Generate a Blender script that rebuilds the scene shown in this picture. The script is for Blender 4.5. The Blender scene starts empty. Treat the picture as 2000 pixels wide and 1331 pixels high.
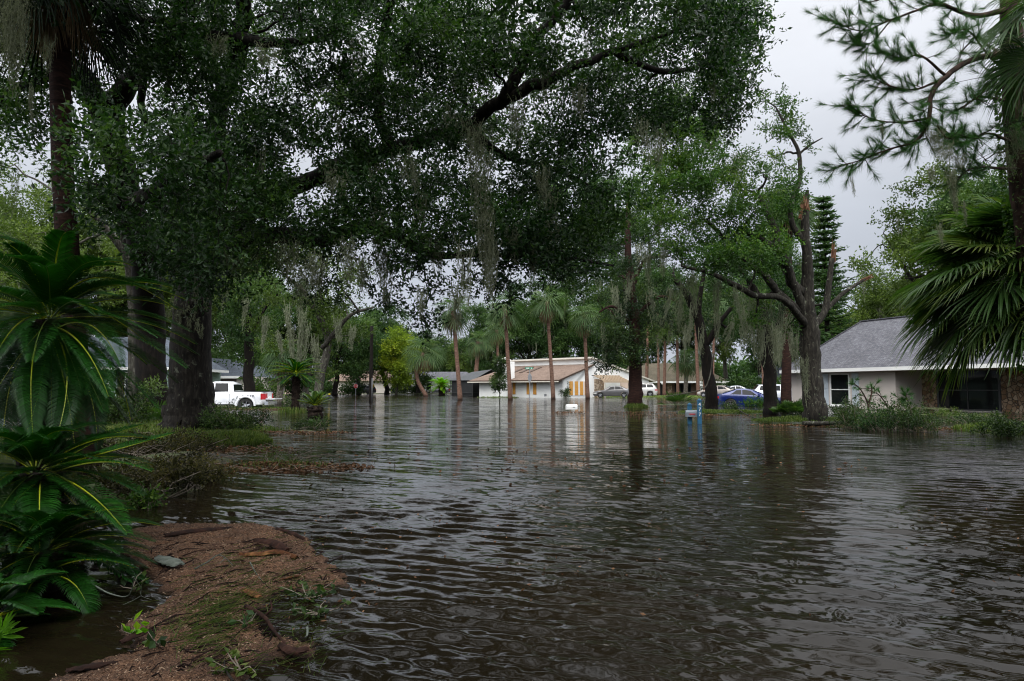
import bpy, math, random
import numpy as np
from mathutils import Vector, Matrix
C = bpy.context.scene.collection
SC = bpy.context.scene
# ---------------------------------------------------------------- camera
CAM_H = 1.25
FPX = 2000 * 24.0 / 36.0
PITCH = math.atan2(757 - 665.5, FPX)
cam = bpy.data.cameras.new('camera'); cam.lens = 24; cam.sensor_width = 36; cam.clip_end = 3000; cam.clip_start = 0.05
camo = bpy.data.objects.new('camera', cam); C.objects.link(camo)
camo.location = (0, 0, CAM_H); camo.rotation_euler = (math.pi / 2 + PITCH, 0, 0)
SC.camera = camo
# ---------------------------------------------------------------- sky, sun, exposure
SUN_EL, SUN_AZ = math.radians(55), math.radians(195)
w = bpy.data.worlds.new('World'); SC.world = w; w.use_nodes = True
nt = w.node_tree; N = nt.nodes; N.clear(); LK = nt.links.new
out = N.new('ShaderNodeOutputWorld'); bg = N.new('ShaderNodeBackground'); LK(bg.outputs[0], out.inputs[0])
tc = N.new('ShaderNodeTexCoord'); sep = N.new('ShaderNodeSeparateXYZ'); LK(tc.outputs['Generated'], sep.inputs[0])
sky = N.new('ShaderNodeTexSky'); sky.sky_type = 'NISHITA'; sky.sun_disc = False
sky.sun_elevation = SUN_EL; sky.sun_rotation = SUN_AZ
skm = N.new('ShaderNodeVectorMath'); skm.operation = 'SCALE'; LK(sky.outputs[0], skm.inputs[0]); skm.inputs['Scale'].default_value = 0.05
rampz = N.new('ShaderNodeValToRGB'); LK(sep.outputs['Z'], rampz.inputs[0])
e = rampz.color_ramp.elements
e[0].position = 0.0; e[0].color = (0.52, 0.565, 0.645, 1)
e[1].position = 1.0; e[1].color = (2.0, 2.04, 2.12, 1)
x = e.new(0.22); x.color = (0.60, 0.64, 0.715, 1)
x = e.new(0.45); x.color = (0.84, 0.865, 0.92, 1)
x = e.new(0.68); x.color = (1.4, 1.43, 1.5, 1)
mp = N.new('ShaderNodeMapping'); LK(tc.outputs['Generated'], mp.inputs[0]); mp.inputs['Scale'].default_value = (1, 1, 2.4)
nz = N.new('ShaderNodeTexNoise'); LK(mp.outputs[0], nz.inputs[0]); nz.inputs['Scale'].default_value = 2.6; nz.inputs['Detail'].default_value = 5
mr = N.new('ShaderNodeMapRange'); LK(nz.outputs[0], mr.inputs[0])
mr.inputs[1].default_value = .3; mr.inputs[2].default_value = .7; mr.inputs[3].default_value = .9; mr.inputs[4].default_value = 1.12
bk = N.new('ShaderNodeMapRange'); LK(sep.outputs['Y'], bk.inputs[0])      # unseen sky behind the viewpoint, on the sun's side, raised to light house fronts
bk.inputs[1].default_value = .55; bk.inputs[2].default_value = -.7; bk.inputs[3].default_value = 1.0; bk.inputs[4].default_value = 2.4
mu = N.new('ShaderNodeMath'); mu.operation = 'MULTIPLY'; LK(mr.outputs[0], mu.inputs[0]); LK(bk.outputs[0], mu.inputs[1])
vs = N.new('ShaderNodeVectorMath'); vs.operation = 'SCALE'; LK(rampz.outputs[0], vs.inputs[0]); LK(mu.outputs[0], vs.inputs['Scale'])
ad = N.new('ShaderNodeMixRGB'); ad.inputs[0].default_value = 0.92; LK(skm.outputs[0], ad.inputs[1]); LK(vs.outputs[0], ad.inputs[2])
LK(ad.outputs[0], bg.inputs[0]); bg.inputs[1].default_value = 1.0
sl = bpy.data.lights.new('sun', 'SUN'); sl.energy = 1.9; sl.angle = math.radians(45); sl.color = (1, .97, .92)
so = bpy.data.objects.new('sun', sl); C.objects.link(so)
sd = Vector((math.sin(SUN_AZ) * math.cos(SUN_EL), math.cos(SUN_AZ) * math.cos(SUN_EL), math.sin(SUN_EL)))
so.rotation_euler = sd.to_track_quat('Z', 'Y').to_euler(); so.location = (0, -20, 60)
SC.view_settings.view_transform = 'Standard'; SC.view_settings.look = 'None'
SC.view_settings.exposure = 0.1; SC.view_settings.gamma = 1; SC.view_settings.use_curve_mapping = False
SC.cycles.max_bounces = 5; SC.cycles.diffuse_bounces = 3; SC.cycles.glossy_bounces = 3
SC.cycles.transmission_bounces = 3; SC.cycles.transparent_max_bounces = 6
SC.cycles.filter_width = 1.1; SC.cycles.use_denoising = True; SC.cycles.use_adaptive_sampling = False; SC.cycles.sample_clamp_indirect = 3.0
SC.cycles.caustics_reflective = False; SC.cycles.caustics_refractive = False
# ---------------------------------------------------------------- helpers
CA, SA = math.cos(PITCH), math.sin(PITCH)
def ray(px, py):
    u, v = (px - 1000) / FPX, (665.5 - py) / FPX
    return np.array([u, CA - v * SA, SA + v * CA])
def at(px, py, Y):
    d = ray(px, py); t = Y / d[1]
    return np.array([0, 0, CAM_H]) + d * t
def wat(px, py, z=0.0):
    d = ray(px, py); t = (z - CAM_H) / d[2]
    return np.array([0, 0, CAM_H]) + d * t
def nrm(a):
    a = np.asarray(a, float); n = np.linalg.norm(a, axis=-1, keepdims=True); return a / np.maximum(n, 1e-9)

class Geo:
    def __init__(s): s.V = []; s.Q = []; s.T = []; s.A = []; s.n = 0; s.mq = []; s.mt = []
    def add(s, V, Q=None, T=None, a=None, m=0):
        V = np.asarray(V, float).reshape(-1, 3)
        if Q is not None and len(Q): s.Q.append(np.asarray(Q, int).reshape(-1, 4) + s.n); s.mq.append(np.full(len(s.Q[-1]), m))
        if T is not None and len(T): s.T.append(np.asarray(T, int).reshape(-1, 3) + s.n); s.mt.append(np.full(len(s.T[-1]), m))
        s.V.append(V); s.A.append(np.zeros(len(V)) if a is None else np.broadcast_to(a, (len(V),)).astype(float)); s.n += len(V)
        return s
    def box(s, c, d, rz=0, m=0, taper=1.0):
        x, y, z = [k / 2 for k in d]
        V = np.array([(sx * x * (taper if sz > 0 else 1), sy * y * (taper if sz > 0 else 1), sz * z) for sz in (-1, 1) for sx, sy in ((-1, -1), (1, -1), (1, 1), (-1, 1))])
        if rz: cc, ss = math.cos(rz), math.sin(rz); V = V @ np.array([[cc, ss, 0], [-ss, cc, 0], [0, 0, 1]])
        return s.add(V + np.array(c), [(3, 2, 1, 0), (4, 5, 6, 7), (0, 1, 5, 4), (1, 2, 6, 5), (2, 3, 7, 6), (3, 0, 4, 7)], m=m)
    def bar(s, a, b, wd, ht, m=0):           # rectangular bar from a to b
        a, b = np.array(a, float), np.array(b, float); t = nrm(b - a); up = np.array([0, 0, 1.]) if abs(t[2]) < .95 else np.array([0, 1., 0])
        sv = nrm(np.cross(t, up)) * wd / 2; uv = nrm(np.cross(sv, t)) * ht / 2
        V = [p + i * sv + j * uv for p in (a, b) for i, j in ((-1, -1), (1, -1), (1, 1), (-1, 1))]
        return s.add(V, [(0, 1, 2, 3), (7, 6, 5, 4), (0, 4, 5, 1), (1, 5, 6, 2), (2, 6, 7, 3), (3, 7, 4, 0)], m=m)
    def tube(s, P, R, seg=6, cap=True, a=0, m=0, rough=0, rng=None):
        P = np.asarray(P, float); n = len(P); R = np.broadcast_to(R, (n,)).astype(float)
        t = nrm(np.gradient(P, axis=0)); ref = np.array([0, 0, 1.]) if abs(t[0][2]) < .9 else np.array([1., 0, 0])
        u = nrm(np.cross(ref, t[0])); U = []
        for i in range(n): u = nrm(u - t[i] * np.dot(u, t[i])); U.append(u)
        U = np.array(U); W = np.cross(t, U); th = np.arange(seg) * 2 * math.pi / seg
        RR = R[:, None] * np.ones((n, seg))
        if rough: RR = RR * (1 + rough * (rng.random((n, seg)) - .5))
        V = P[:, None, :] + RR[:, :, None] * (U[:, None, :] * np.cos(th)[None, :, None] + W[:, None, :] * np.sin(th)[None, :, None])
        i, j = np.meshgrid(np.arange(n - 1), np.arange(seg), indexing='ij'); j2 = (j + 1) % seg
        Q = np.stack([i * seg + j, i * seg + j2, (i + 1) * seg + j2, (i + 1) * seg + j], -1).reshape(-1, 4)
        V = V.reshape(-1, 3); T = None
        if cap:
            V = np.vstack([V, P[0], P[-1]]); k = np.arange(seg); k2 = (k + 1) % seg
            T = np.vstack([np.stack([np.full(seg, n * seg), k2, k], -1), np.stack([np.full(seg, n * seg + 1), (n - 1) * seg + k, (n - 1) * seg + k2], -1)])
        return s.add(V, Q, T, a=a, m=m)
    def lathe(s, prof, c=(0, 0, 0), seg=20, m=0, axis='z', sc=(1, 1)):
        prof = np.array(prof, float); n = len(prof); th = np.arange(seg) * 2 * math.pi / seg
        V = np.stack([prof[:, 0:1] * np.cos(th) * sc[0], prof[:, 0:1] * np.sin(th) * sc[1], prof[:, 1:2] * np.ones(seg)], -1).reshape(-1, 3)
        if axis == 'y': V = V[:, [0, 2, 1]]
        if axis == 'x': V = V[:, [2, 0, 1]]
        i, j = np.meshgrid(np.arange(n - 1), np.arange(seg), indexing='ij'); j2 = (j + 1) % seg
        Q = np.stack([i * seg + j, i * seg + j2, (i + 1) * seg + j2, (i + 1) * seg + j], -1).reshape(-1, 4)
        return s.add(V + np.array(c), Q, m=m)
    def poly(s, pts, m=0, flip=False):
        pts = np.array(pts, float); n = len(pts)
        if n == 4: return s.add(pts, Q=[(3, 2, 1, 0) if flip else (0, 1, 2, 3)], m=m)
        return s.add(pts, T=[(0, i + 1, i) if flip else (0, i, i + 1) for i in range(1, n - 1)], m=m)
    def prism(s, pts, v, m=0):               # closed planar polygon swept along v (fan caps)
        pts = np.array(pts, float); n = len(pts); v = np.array(v, float)
        V = np.vstack([pts, pts + v]); Q = [(i, (i + 1) % n, n + (i + 1) % n, n + i) for i in range(n)]
        T = [(0, i + 1, i) for i in range(1, n - 1)] + [(n, n + i, n + i + 1) for i in range(1, n - 1)]
        return s.add(V, Q, T, m=m)
    def grid(s, G, m=0, a=None):
        G = np.asarray(G, float); n, k = G.shape[:2]; i, j = np.meshgrid(np.arange(n - 1), np.arange(k - 1), indexing='ij')
        Q = np.stack([i * k + j, (i + 1) * k + j, (i + 1) * k + j + 1, i * k + j + 1], -1).reshape(-1, 4)
        return s.add(G.reshape(-1, 3), Q, m=m, a=a)
    def build(s, name, mats, parent=None, smooth=False, sharp=None, tag_=None, org=None):
        V = np.vstack(s.V) if s.V else np.zeros((0, 3)); A = np.concatenate(s.A) if s.A else np.zeros(0)
        if org is not None: V = V - np.array(org)
        Q = np.vstack(s.Q) if s.Q else np.zeros((0, 4), int); T = np.vstack(s.T) if s.T else np.zeros((0, 3), int)
        me = bpy.data.meshes.new(name); me.vertices.add(len(V)); me.vertices.foreach_set('co', V.astype(np.float32).ravel())
        nl = 4 * len(Q) + 3 * len(T); me.loops.add(nl); me.loops.foreach_set('vertex_index', np.concatenate([Q.ravel(), T.ravel()]).astype(np.int32))
        me.polygons.add(len(Q) + len(T))
        st = np.concatenate([np.arange(len(Q)) * 4, 4 * len(Q) + np.arange(len(T)) * 3]).astype(np.int32)
        me.polygons.foreach_set('loop_start', st)
        try: me.polygons.foreach_set('loop_total', np.concatenate([np.full(len(Q), 4), np.full(len(T), 3)]).astype(np.int32))
        except Exception: pass
        if not isinstance(mats, (list, tuple)): mats = [mats]
        for mm in mats: me.materials.append(mm)
        if len(mats) > 1: me.polygons.foreach_set('material_index', np.concatenate(s.mq + s.mt).astype(np.int32))
        me.polygons.foreach_set('use_smooth', np.full(len(Q) + len(T), bool(smooth)))
        at_ = me.attributes.new('v', 'FLOAT', 'POINT'); at_.data.foreach_set('value', A.astype(np.float32))
        me.update(calc_edges=True); me.validate()
        if smooth and sharp: me.set_sharp_from_angle(angle=math.radians(sharp))
        o = bpy.data.objects.new(name, me); C.objects.link(o)
        if parent is not None: o.parent = parent
        if org is not None: o.location = org
        if tag_: tag(o, *tag_)
        return o
def tag(o, label=None, cat=None, group=None, kind=None):
    if label: o['label'] = label
    if cat: o['category'] = cat
    if group: o['group'] = group
    if kind: o['kind'] = kind
    return o
def empty(name, loc, rz=0, label=None, cat=None, group=None):
    o = bpy.data.objects.new(name, None); o.empty_display_size = .2; o.location = tuple(float(k) for k in loc); o.rotation_euler = (0, 0, rz); C.objects.link(o)
    return tag(o, label, cat, group)
def text_geo(txt, size, depth, mat, name, parent, M):
    cu = bpy.data.curves.new('t', 'FONT'); cu.body = txt; cu.size = size; cu.extrude = depth; cu.align_x = 'CENTER'; cu.align_y = 'CENTER'; cu.resolution_u = 3
    o = bpy.data.objects.new('t', cu); C.objects.link(o); bpy.context.view_layer.update()
    me = bpy.data.meshes.new_from_object(o); bpy.data.objects.remove(o); me.name = name
    me.transform(M); me.materials.clear(); me.materials.append(mat)
    r = bpy.data.objects.new(name, me); C.objects.link(r); r.parent = parent
    return r
# ---------------------------------------------------------------- materials
def nmat(name, rough=.6, spec=.5):
    m = bpy.data.materials.new(name); m.use_nodes = True; t = m.node_tree; b = t.nodes['Principled BSDF']
    b.inputs['Roughness'].default_value = rough; b.inputs['Specular IOR Level'].default_value = spec
    return m, t, b
def cr(t, stops, fac):
    r = t.nodes.new('ShaderNodeValToRGB'); el = r.color_ramp.elements
    while len(el) < len(stops): el.new(.5)
    for k, (p, c) in enumerate(stops): el[k].position = p; el[k].color = (*c, 1)
    t.links.new(fac, r.inputs[0]); return r.outputs[0]
def noise(t, scale, detail=4, vec=None, stretch=None, rough=.5, dist=0):
    n = t.nodes.new('ShaderNodeTexNoise'); n.inputs['Scale'].default_value = scale; n.inputs['Detail'].default_value = detail
    n.inputs['Roughness'].default_value = rough; n.inputs['Distortion'].default_value = dist
    if vec is None: c = t.nodes.new('ShaderNodeTexCoord'); vec = c.outputs['Object']
    if stretch: m = t.nodes.new('ShaderNodeMapping'); m.inputs['Scale'].default_value = stretch; t.links.new(vec, m.inputs[0]); vec = m.outputs[0]
    t.links.new(vec, n.inputs['Vector']); return n
def bump(t, b, h, strength=.5, dist=.02):
    k = t.nodes.new('ShaderNodeBump'); k.inputs['Strength'].default_value = strength; k.inputs['Distance'].default_value = dist
    t.links.new(h, k.inputs['Height']); t.links.new(k.outputs[0], b.inputs['Normal']); return k
def simple(name, c, rough=.6, var=.15, scale=3, bmp=0, bscale=40, spec=.5, metal=0, coat=0):
    m, t, b = nmat(name, rough, spec); n = noise(t, scale, 5)
    c = np.array(c); lo = tuple(np.clip(c * (1 - var), 0, 1)); hi = tuple(np.clip(c * (1 + var), 0, 1))
    t.links.new(cr(t, [(.3, lo), (.7, hi)], n.outputs[0]), b.inputs['Base Color'])
    b.inputs['Metallic'].default_value = metal; b.inputs['Coat Weight'].default_value = coat
    if bmp: n2 = noise(t, bscale, 4); bump(t, b, n2.outputs[0], bmp, .01)
    return m
def glass(name, c=(.010, .012, .013), rough=.04, sp=.35):
    m, t, b = nmat(name, rough, sp); b.inputs['Base Color'].default_value = (*c, 1); n = noise(t, 2.5, 2); bump(t, b, n.outputs[0], .03, .02); return m
def leafmat(name, c1, c2, c3, rough=.42, tr=.3, trc=None, spec=.2):
    m, t, b = nmat(name, rough, spec); a = t.nodes.new('ShaderNodeAttribute'); a.attribute_name = 'v'
    col = cr(t, [(0, c1), (.6, c2), (1, c3)], a.outputs['Fac'])
    g = t.nodes.new('ShaderNodeNewGeometry'); n = noise(t, .7, 2, vec=g.outputs['Position'])
    hs = t.nodes.new('ShaderNodeHueSaturation'); t.links.new(col, hs.inputs['Color'])
    r = t.nodes.new('ShaderNodeMapRange'); t.links.new(n.outputs[0], r.inputs[0]); r.inputs[1].default_value = .3; r.inputs[2].default_value = .7; r.inputs[3].default_value = .75; r.inputs[4].default_value = 1.25
    t.links.new(r.outputs[0], hs.inputs['Value']); t.links.new(hs.outputs[0], b.inputs['Base Color'])
    tb = t.nodes.new('ShaderNodeBsdfTranslucent'); mx = t.nodes.new('ShaderNodeMixShader'); mx.inputs[0].default_value = tr
    h2 = t.nodes.new('ShaderNodeMixRGB'); h2.blend_type = 'MULTIPLY'; h2.inputs[0].default_value = 1; t.links.new(hs.outputs[0], h2.inputs[1]); h2.inputs[2].default_value = (1.5, 1.7, .7, 1)
    t.links.new(h2.outputs[0], tb.inputs[0]); t.links.new(b.outputs[0], mx.inputs[1]); t.links.new(tb.outputs[0], mx.inputs[2])
    t.links.new(mx.outputs[0], t.nodes['Material Output'].inputs[0]); return m
def barkmat(name, c1, c2, c3, sc=(14, 14, 3.2), bs=1.0, lichen=None, bd=.03):
    m, t, b = nmat(name, .9, .2); n = noise(t, 1.0, 6, stretch=sc, rough=.65, dist=.6)
    col = cr(t, [(.33, c1), (.52, c2), (.72, c3)], n.outputs[0])
    if lichen:
        n2 = noise(t, 5, 5, rough=.7); f = cr(t, [(.60, (0, 0, 0)), (.66, (1, 1, 1))], n2.outputs[0])
        mx = t.nodes.new('ShaderNodeMixRGB'); t.links.new(f, mx.inputs[0]); t.links.new(col, mx.inputs[1]); mx.inputs[2].default_value = (*lichen, 1); col = mx.outputs[0]
    gp = t.nodes.new('ShaderNodeNewGeometry'); sz = t.nodes.new('ShaderNodeSeparateXYZ'); t.links.new(gp.outputs['Position'], sz.inputs[0])   # soaked band above the water line
    wm = t.nodes.new('ShaderNodeMapRange'); t.links.new(sz.outputs['Z'], wm.inputs[0]); wm.inputs[1].default_value = .12; wm.inputs[2].default_value = .34; wm.inputs[3].default_value = .45; wm.inputs[4].default_value = 1.0
    hv = t.nodes.new('ShaderNodeHueSaturation'); t.links.new(col, hv.inputs['Color']); t.links.new(wm.outputs[0], hv.inputs['Value']); col = hv.outputs[0]
    t.links.new(col, b.inputs['Base Color']); bump(t, b, n.outputs[0], bs, bd); return m
M = {}
M['oak_bark'] = barkmat('oak bark', (.003, .0025, .002), (.010, .008, .006), (.034, .030, .023), lichen=(.075, .08, .06))
M['dark_bark'] = barkmat('dark oak bark', (.002, .0015, .0012), (.007, .005, .0035), (.018, .013, .009), lichen=None)
M['lichen_oak'] = barkmat('dark lichened bark', (.007, .006, .005), (.024, .021, .016), (.07, .066, .05), lichen=(.17, .18, .13))
M['grey_bark'] = barkmat('lichened bark', (.02, .018, .013), (.055, .05, .04), (.14, .135, .11), lichen=(.24, .25, .19))
M['palm_bark'] = barkmat('palm trunk', (.055, .032, .023), (.155, .088, .062), (.28, .18, .135), sc=(4, 4, 22), bs=.7)
M['palm_bark_dark'] = barkmat('shaded palm trunk', (.006, .003, .0022), (.022, .009, .006), (.055, .026, .018), sc=(4, 4, 22), bs=.8)  # canopy shade is mixed into this bark colour; cedar and twigs reuse it
M['sago_trunk'] = barkmat('sago trunk', (.006, .004, .003), (.022, .014, .01), (.06, .042, .03), sc=(9, 9, 12), bs=1)
M['palm_boot'] = barkmat('cross-hatched palm trunk', (.05, .04, .03), (.16, .14, .11), (.35, .32, .27), sc=(9, 9, 7), bs=1)
M['pine_bark'] = barkmat('pine bark', (.010, .006, .0045), (.038, .022, .016), (.08, .05, .036), sc=(8, 8, 4), bs=1)
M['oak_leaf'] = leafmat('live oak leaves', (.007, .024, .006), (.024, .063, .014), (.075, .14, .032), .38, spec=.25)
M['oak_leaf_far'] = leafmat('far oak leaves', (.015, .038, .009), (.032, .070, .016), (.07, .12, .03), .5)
M['oak_leaf_olive'] = leafmat('olive oak leaves', (.030, .052, .009), (.06, .098, .016), (.12, .17, .032), .5)
M['oak_leaf_bright'] = leafmat('bright oak leaves', (.014, .044, .006), (.038, .092, .011), (.10, .165, .022), .5)
M['yellow_leaf'] = leafmat('yellow green leaves', (.09, .14, .01), (.18, .25, .02), (.33, .35, .03), .5, .35)
M['conifer_leaf'] = leafmat('conifer sprays', (.016, .042, .010), (.034, .075, .020), (.065, .12, .035), .5)
M['cedar_leaf'] = leafmat('cedar foliage', (.010, .022, .008), (.022, .045, .014), (.06, .10, .02), .5)
M['pine_needle'] = leafmat('pine needles', (.016, .060, .012), (.034, .115, .02), (.08, .18, .035), .4, .2)
M['sago_leaf'] = leafmat('sago leaflets', (.004, .026, .002), (.010, .060, .005), (.028, .135, .012), .38, .2, spec=.22)
M['rachis_dull'] = simple('dull frond midrib', (.10, .16, .015), .45, .3, 8)
M['rachis'] = simple('frond midrib', (.40, .46, .012), .4, .2, 8)
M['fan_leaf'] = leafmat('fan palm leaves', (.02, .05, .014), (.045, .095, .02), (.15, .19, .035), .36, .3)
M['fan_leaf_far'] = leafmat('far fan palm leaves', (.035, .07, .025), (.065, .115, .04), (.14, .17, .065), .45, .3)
M['dead_frond'] = leafmat('dead fronds', (.10, .06, .03), (.18, .12, .07), (.25, .19, .12), .7, .2)
M['lime_leaf'] = leafmat('lime fronds', (.06, .17, .01), (.11, .28, .015), (.25, .36, .03), .45, .35)
M['moss'] = leafmat('spanish moss', (.09, .10, .065), (.17, .185, .125), (.28, .30, .21), .85, .2, spec=.1)
M['grass'] = leafmat('grass blades', (.035, .065, .012), (.07, .11, .02), (.15, .17, .05), .6, .3)
M['lawn'] = leafmat('wet lawn', (.10, .16, .04), (.15, .22, .05), (.24, .28, .10), .7, .2)
M['shrub'] = leafmat('shrub leaves', (.015, .032, .01), (.032, .06, .016), (.07, .11, .025), .4)
M['dry_leaf'] = leafmat('dry litter', (.05, .025, .012), (.11, .055, .028), (.24, .13, .07), .7, .1)
M['twig'] = simple('pale twigs', (.16, .13, .10), .8, .35, 20)
M['white'] = simple('white paint', (.80, .80, .77), .55, .05, 1.5)
M['trim'] = simple('cream trim', (.62, .58, .50), .6, .08, 2)
# ---------------------------------------------------------------- vegetation kit
def leaves(g, P, D, L, W, rng, a, m=0, fold=.12):
    n = len(P); D = nrm(D); S = nrm(np.cross(D, nrm(rng.normal(size=(n, 3))))); Nn = np.cross(S, D)
    L = np.broadcast_to(L, (n,))[:, None]; W = np.broadcast_to(W, (n,))[:, None]
    V = np.stack([P, P + D * L * .5 + S * W * .5 + Nn * W * fold, P + D * L, P + D * L * .5 - S * W * .5 + Nn * W * fold], 1)
    g.add(V.reshape(-1, 3), (np.arange(n)[:, None] * 4 + np.arange(4)), a=np.repeat(a, 4), m=m)
def foliage(g, Cn, R, per, nl, L, W, rng, squash=.75, tone=(0, 1), spread=1.0):
    """leafy sprigs through the volume of each clump; per = sprigs in a clump of radius 1 m"""
    Cn = np.asarray(Cn, float); R = np.asarray(R, float)
    per = per * DENS
    k = np.maximum(3, (per * R ** 2 * (.6 + .8 * rng.random(len(R)))).astype(int)); idx = np.repeat(np.arange(len(R)), k); n = len(idx)
    d = nrm(rng.normal(size=(n, 3))); rad = rng.random(n) ** .5 * (1 + .22 * rng.normal(size=n))
    off = d * (rad * R[idx])[:, None] * np.array([1, 1, squash]); P = Cn[idx] + off
    ax = nrm(off * .8 / np.maximum(R[idx], .05)[:, None] + .7 * rng.normal(size=(n, 3)) + np.array([0, 0, .1]))
    tt = np.linspace(0, 1, nl); ls = L * (1.2 + nl * .22) * spread
    PP = P[:, None, :] + ax[:, None, :] * (tt[None, :, None] * ls) + rng.normal(size=(n, nl, 3)) * L * .15
    DD = ax[:, None, :] * .7 + rng.normal(size=(n, nl, 3)) * .75
    tn = np.clip(rng.normal(.45, .25, len(R))[idx][:, None] + rng.normal(0, .2, (n, nl)) + .12 * (off[:, 2] / np.maximum(R[idx], .05))[:, None], 0, 1)
    tn = tone[0] + (tone[1] - tone[0]) * tn
    leaves(g, PP.reshape(-1, 3), DD.reshape(-1, 3), L * (.7 + .6 * rng.random(n * nl)), W * (.8 + .4 * rng.random(n * nl)), rng, tn.ravel())
    return P, ax
def smooth_path(P, n=6):
    P = np.asarray(P, float)
    if len(P) < 3: return np.array([P[0] + (P[-1] - P[0]) * t for t in np.linspace(0, 1, n)])
    Q = np.vstack([2 * P[0] - P[1], P, 2 * P[-1] - P[-2]]); o = []
    for i in range(1, len(Q) - 2):
        for t in np.linspace(0, 1, n, endpoint=False):
            a, b, c, d = Q[i - 1], Q[i], Q[i + 1], Q[i + 2]
            o.append(.5 * ((2 * b) + (-a + c) * t + (2 * a - 5 * b + 4 * c - d) * t * t + (-a + 3 * b - 3 * c + d) * t ** 3))
    o.append(P[-1]); return np.array(o)
DENS = 2.0
class Tree:
    def __init__(s, seed): s.rng = np.random.default_rng(seed); s.wood = Geo(); s.nodes = []; s.nr = []
    def limb(s, pts, seg=10, n=7, wob=.12, rough=.12):
        """pts: (x,y,z,r) rows"""
        P = smooth_path(np.array(pts, float), n); r = P[:, 3]; X = P[:, :3].copy()
        w = s.rng.normal(size=(len(X), 3)); w = (w + np.roll(w, 1, 0) + np.roll(w, -1, 0)) / 3; w[0] = 0
        X += w * (r * wob * 3)[:, None]
        s.wood.tube(X, np.maximum(r, .004), seg, rough=rough, rng=s.rng); s.nodes += list(X[1:]); s.nr += list(r[1:]); return X
    def plimb(s, pts, **k): return s.limb([(*at(p[0], p[1], p[2]), p[3]) for p in pts], **k)
    def reach(s, Cn, r0=.035, seg=5, sag=.1, frac=.45):
        Cn = np.asarray(Cn, float); nodes = np.array(s.nodes); nr = np.array(s.nr)
        d0 = np.array([np.min(np.linalg.norm(nodes - c, axis=1)) for c in Cn])
        for k in np.argsort(d0):
            c = Cn[k]; dd = np.linalg.norm(nodes - c, axis=1) ; j = int(np.argmin(dd + (nodes[:, 2] > c[2]) * .15)); L = dd[j]
            if L < .05: continue
            a = nodes[j]; r = min(nr[j] * .75, r0 * (1 + L * frac)); mid = (a + c) / 2 + s.rng.normal(size=3) * L * .12 + np.array([0, 0, sag * L])
            P = smooth_path([a, mid, c], 4); P[1:-1] += s.rng.normal(size=(len(P) - 2, 3)) * L * .025
            rr = np.linspace(r, max(r * .35, .005), len(P)); s.wood.tube(P, rr, seg, cap=False)
            nodes = np.vstack([nodes, P[2:]]); nr = np.concatenate([nr, rr[2:]])
        s.nodes = list(nodes); s.nr = list(nr)
    def twigs(s, P, ax, frac, L, r, seg=3):
        sel = np.where(s.rng.random(len(P)) < frac)[0]
        for i in sel:
            a = P[i] - ax[i] * L * .6 + s.rng.normal(size=3) * L * .1; m = P[i] + s.rng.normal(size=3) * L * .08; b = P[i] + ax[i] * L * .6
            s.wood.tube(np.array([a, m, b]), [r, r * .7, r * .35], seg, cap=False)
def region(poly, step, rng, zr, rr, holes=(), jit=.5, keep=1.0):
    """clump centres filling a patch of crown seen in the photograph, each at its own depth"""
    poly = np.array(poly, float); x0, y0 = poly.min(0); x1, y1 = poly.max(0); out = []
    for gx in np.arange(x0, x1 + step, step):
        for gy in np.arange(y0, y1 + step, step):
            px, py = gx + rng.normal() * step * jit, gy + rng.normal() * step * jit
            ins = False; j = len(poly) - 1
            for i in range(len(poly)):
                if (poly[i][1] > py) != (poly[j][1] > py) and px < (poly[j][0] - poly[i][0]) * (py - poly[i][1]) / (poly[j][1] - poly[i][1]) + poly[i][0]: ins = not ins
                j = i
            if not ins or rng.random() > keep: continue
            if any((px - h[0]) ** 2 + (py - h[1]) ** 2 < h[2] ** 2 for h in holes): continue
            zz = zr(px, py) if callable(zr) else zr
            Z = rng.uniform(*zz); out.append(at(px, py, Z))
    return np.array(out).reshape(-1, 3)
def moss_bunch(g, P, L, W, rng, n=260, ps=.05, pw=.006, drift=(0, 0)):
    """a hanging beard: short curls following strands that draw together towards the tip"""
    ns = max(3, int(n / 22)); th = rng.random(ns) * 2 * math.pi; rad = W * rng.random(ns) ** .5
    S = np.stack([np.cos(th) * rad, np.sin(th) * rad, rng.normal(0, .08 * L, ns)], -1); ll = L * (.45 + .55 * rng.random(ns))
    si = rng.integers(0, ns, n); t = rng.random(n) ** .85
    env = (1 - .65 * t)[:, None]
    X = np.array(P) + S[si] * env * np.array([1, 1, 0]) + np.stack([drift[0] * t * t * L, drift[1] * t * t * L, S[si, 2] - t * ll[si]], -1)
    ph = S[si, 0] * 60; X[:, 0] += np.sin(t * 9 + ph) * W * .12; X[:, 1] += np.cos(t * 8 + ph) * W * .12
    X += rng.normal(size=(n, 3)) * W * .06
    D = rng.normal(size=(n, 3)) * .55 + np.array([0, 0, -1])
    leaves(g, X, D, ps * (.6 + rng.random(n)), pw, rng, np.clip(rng.normal(.5, .22, n), 0, 1), fold=.3)
    # a few continuous threads carry it
    for k in range(min(ns, 10)):
        tt = np.linspace(0, 1, 6); Q = np.array(P) + np.stack([S[k, 0] * (1 - .65 * tt) + np.sin(tt * 9 + S[k, 0] * 60) * W * .12 + drift[0] * tt * tt * L, S[k, 1] * (1 - .65 * tt) + np.cos(tt * 8 + S[k, 0] * 60) * W * .12 + drift[1] * tt * tt * L, S[k, 2] - tt * ll[k]], -1)
        g.tube(Q, pw * .6, 3, cap=False, a=.4)
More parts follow.
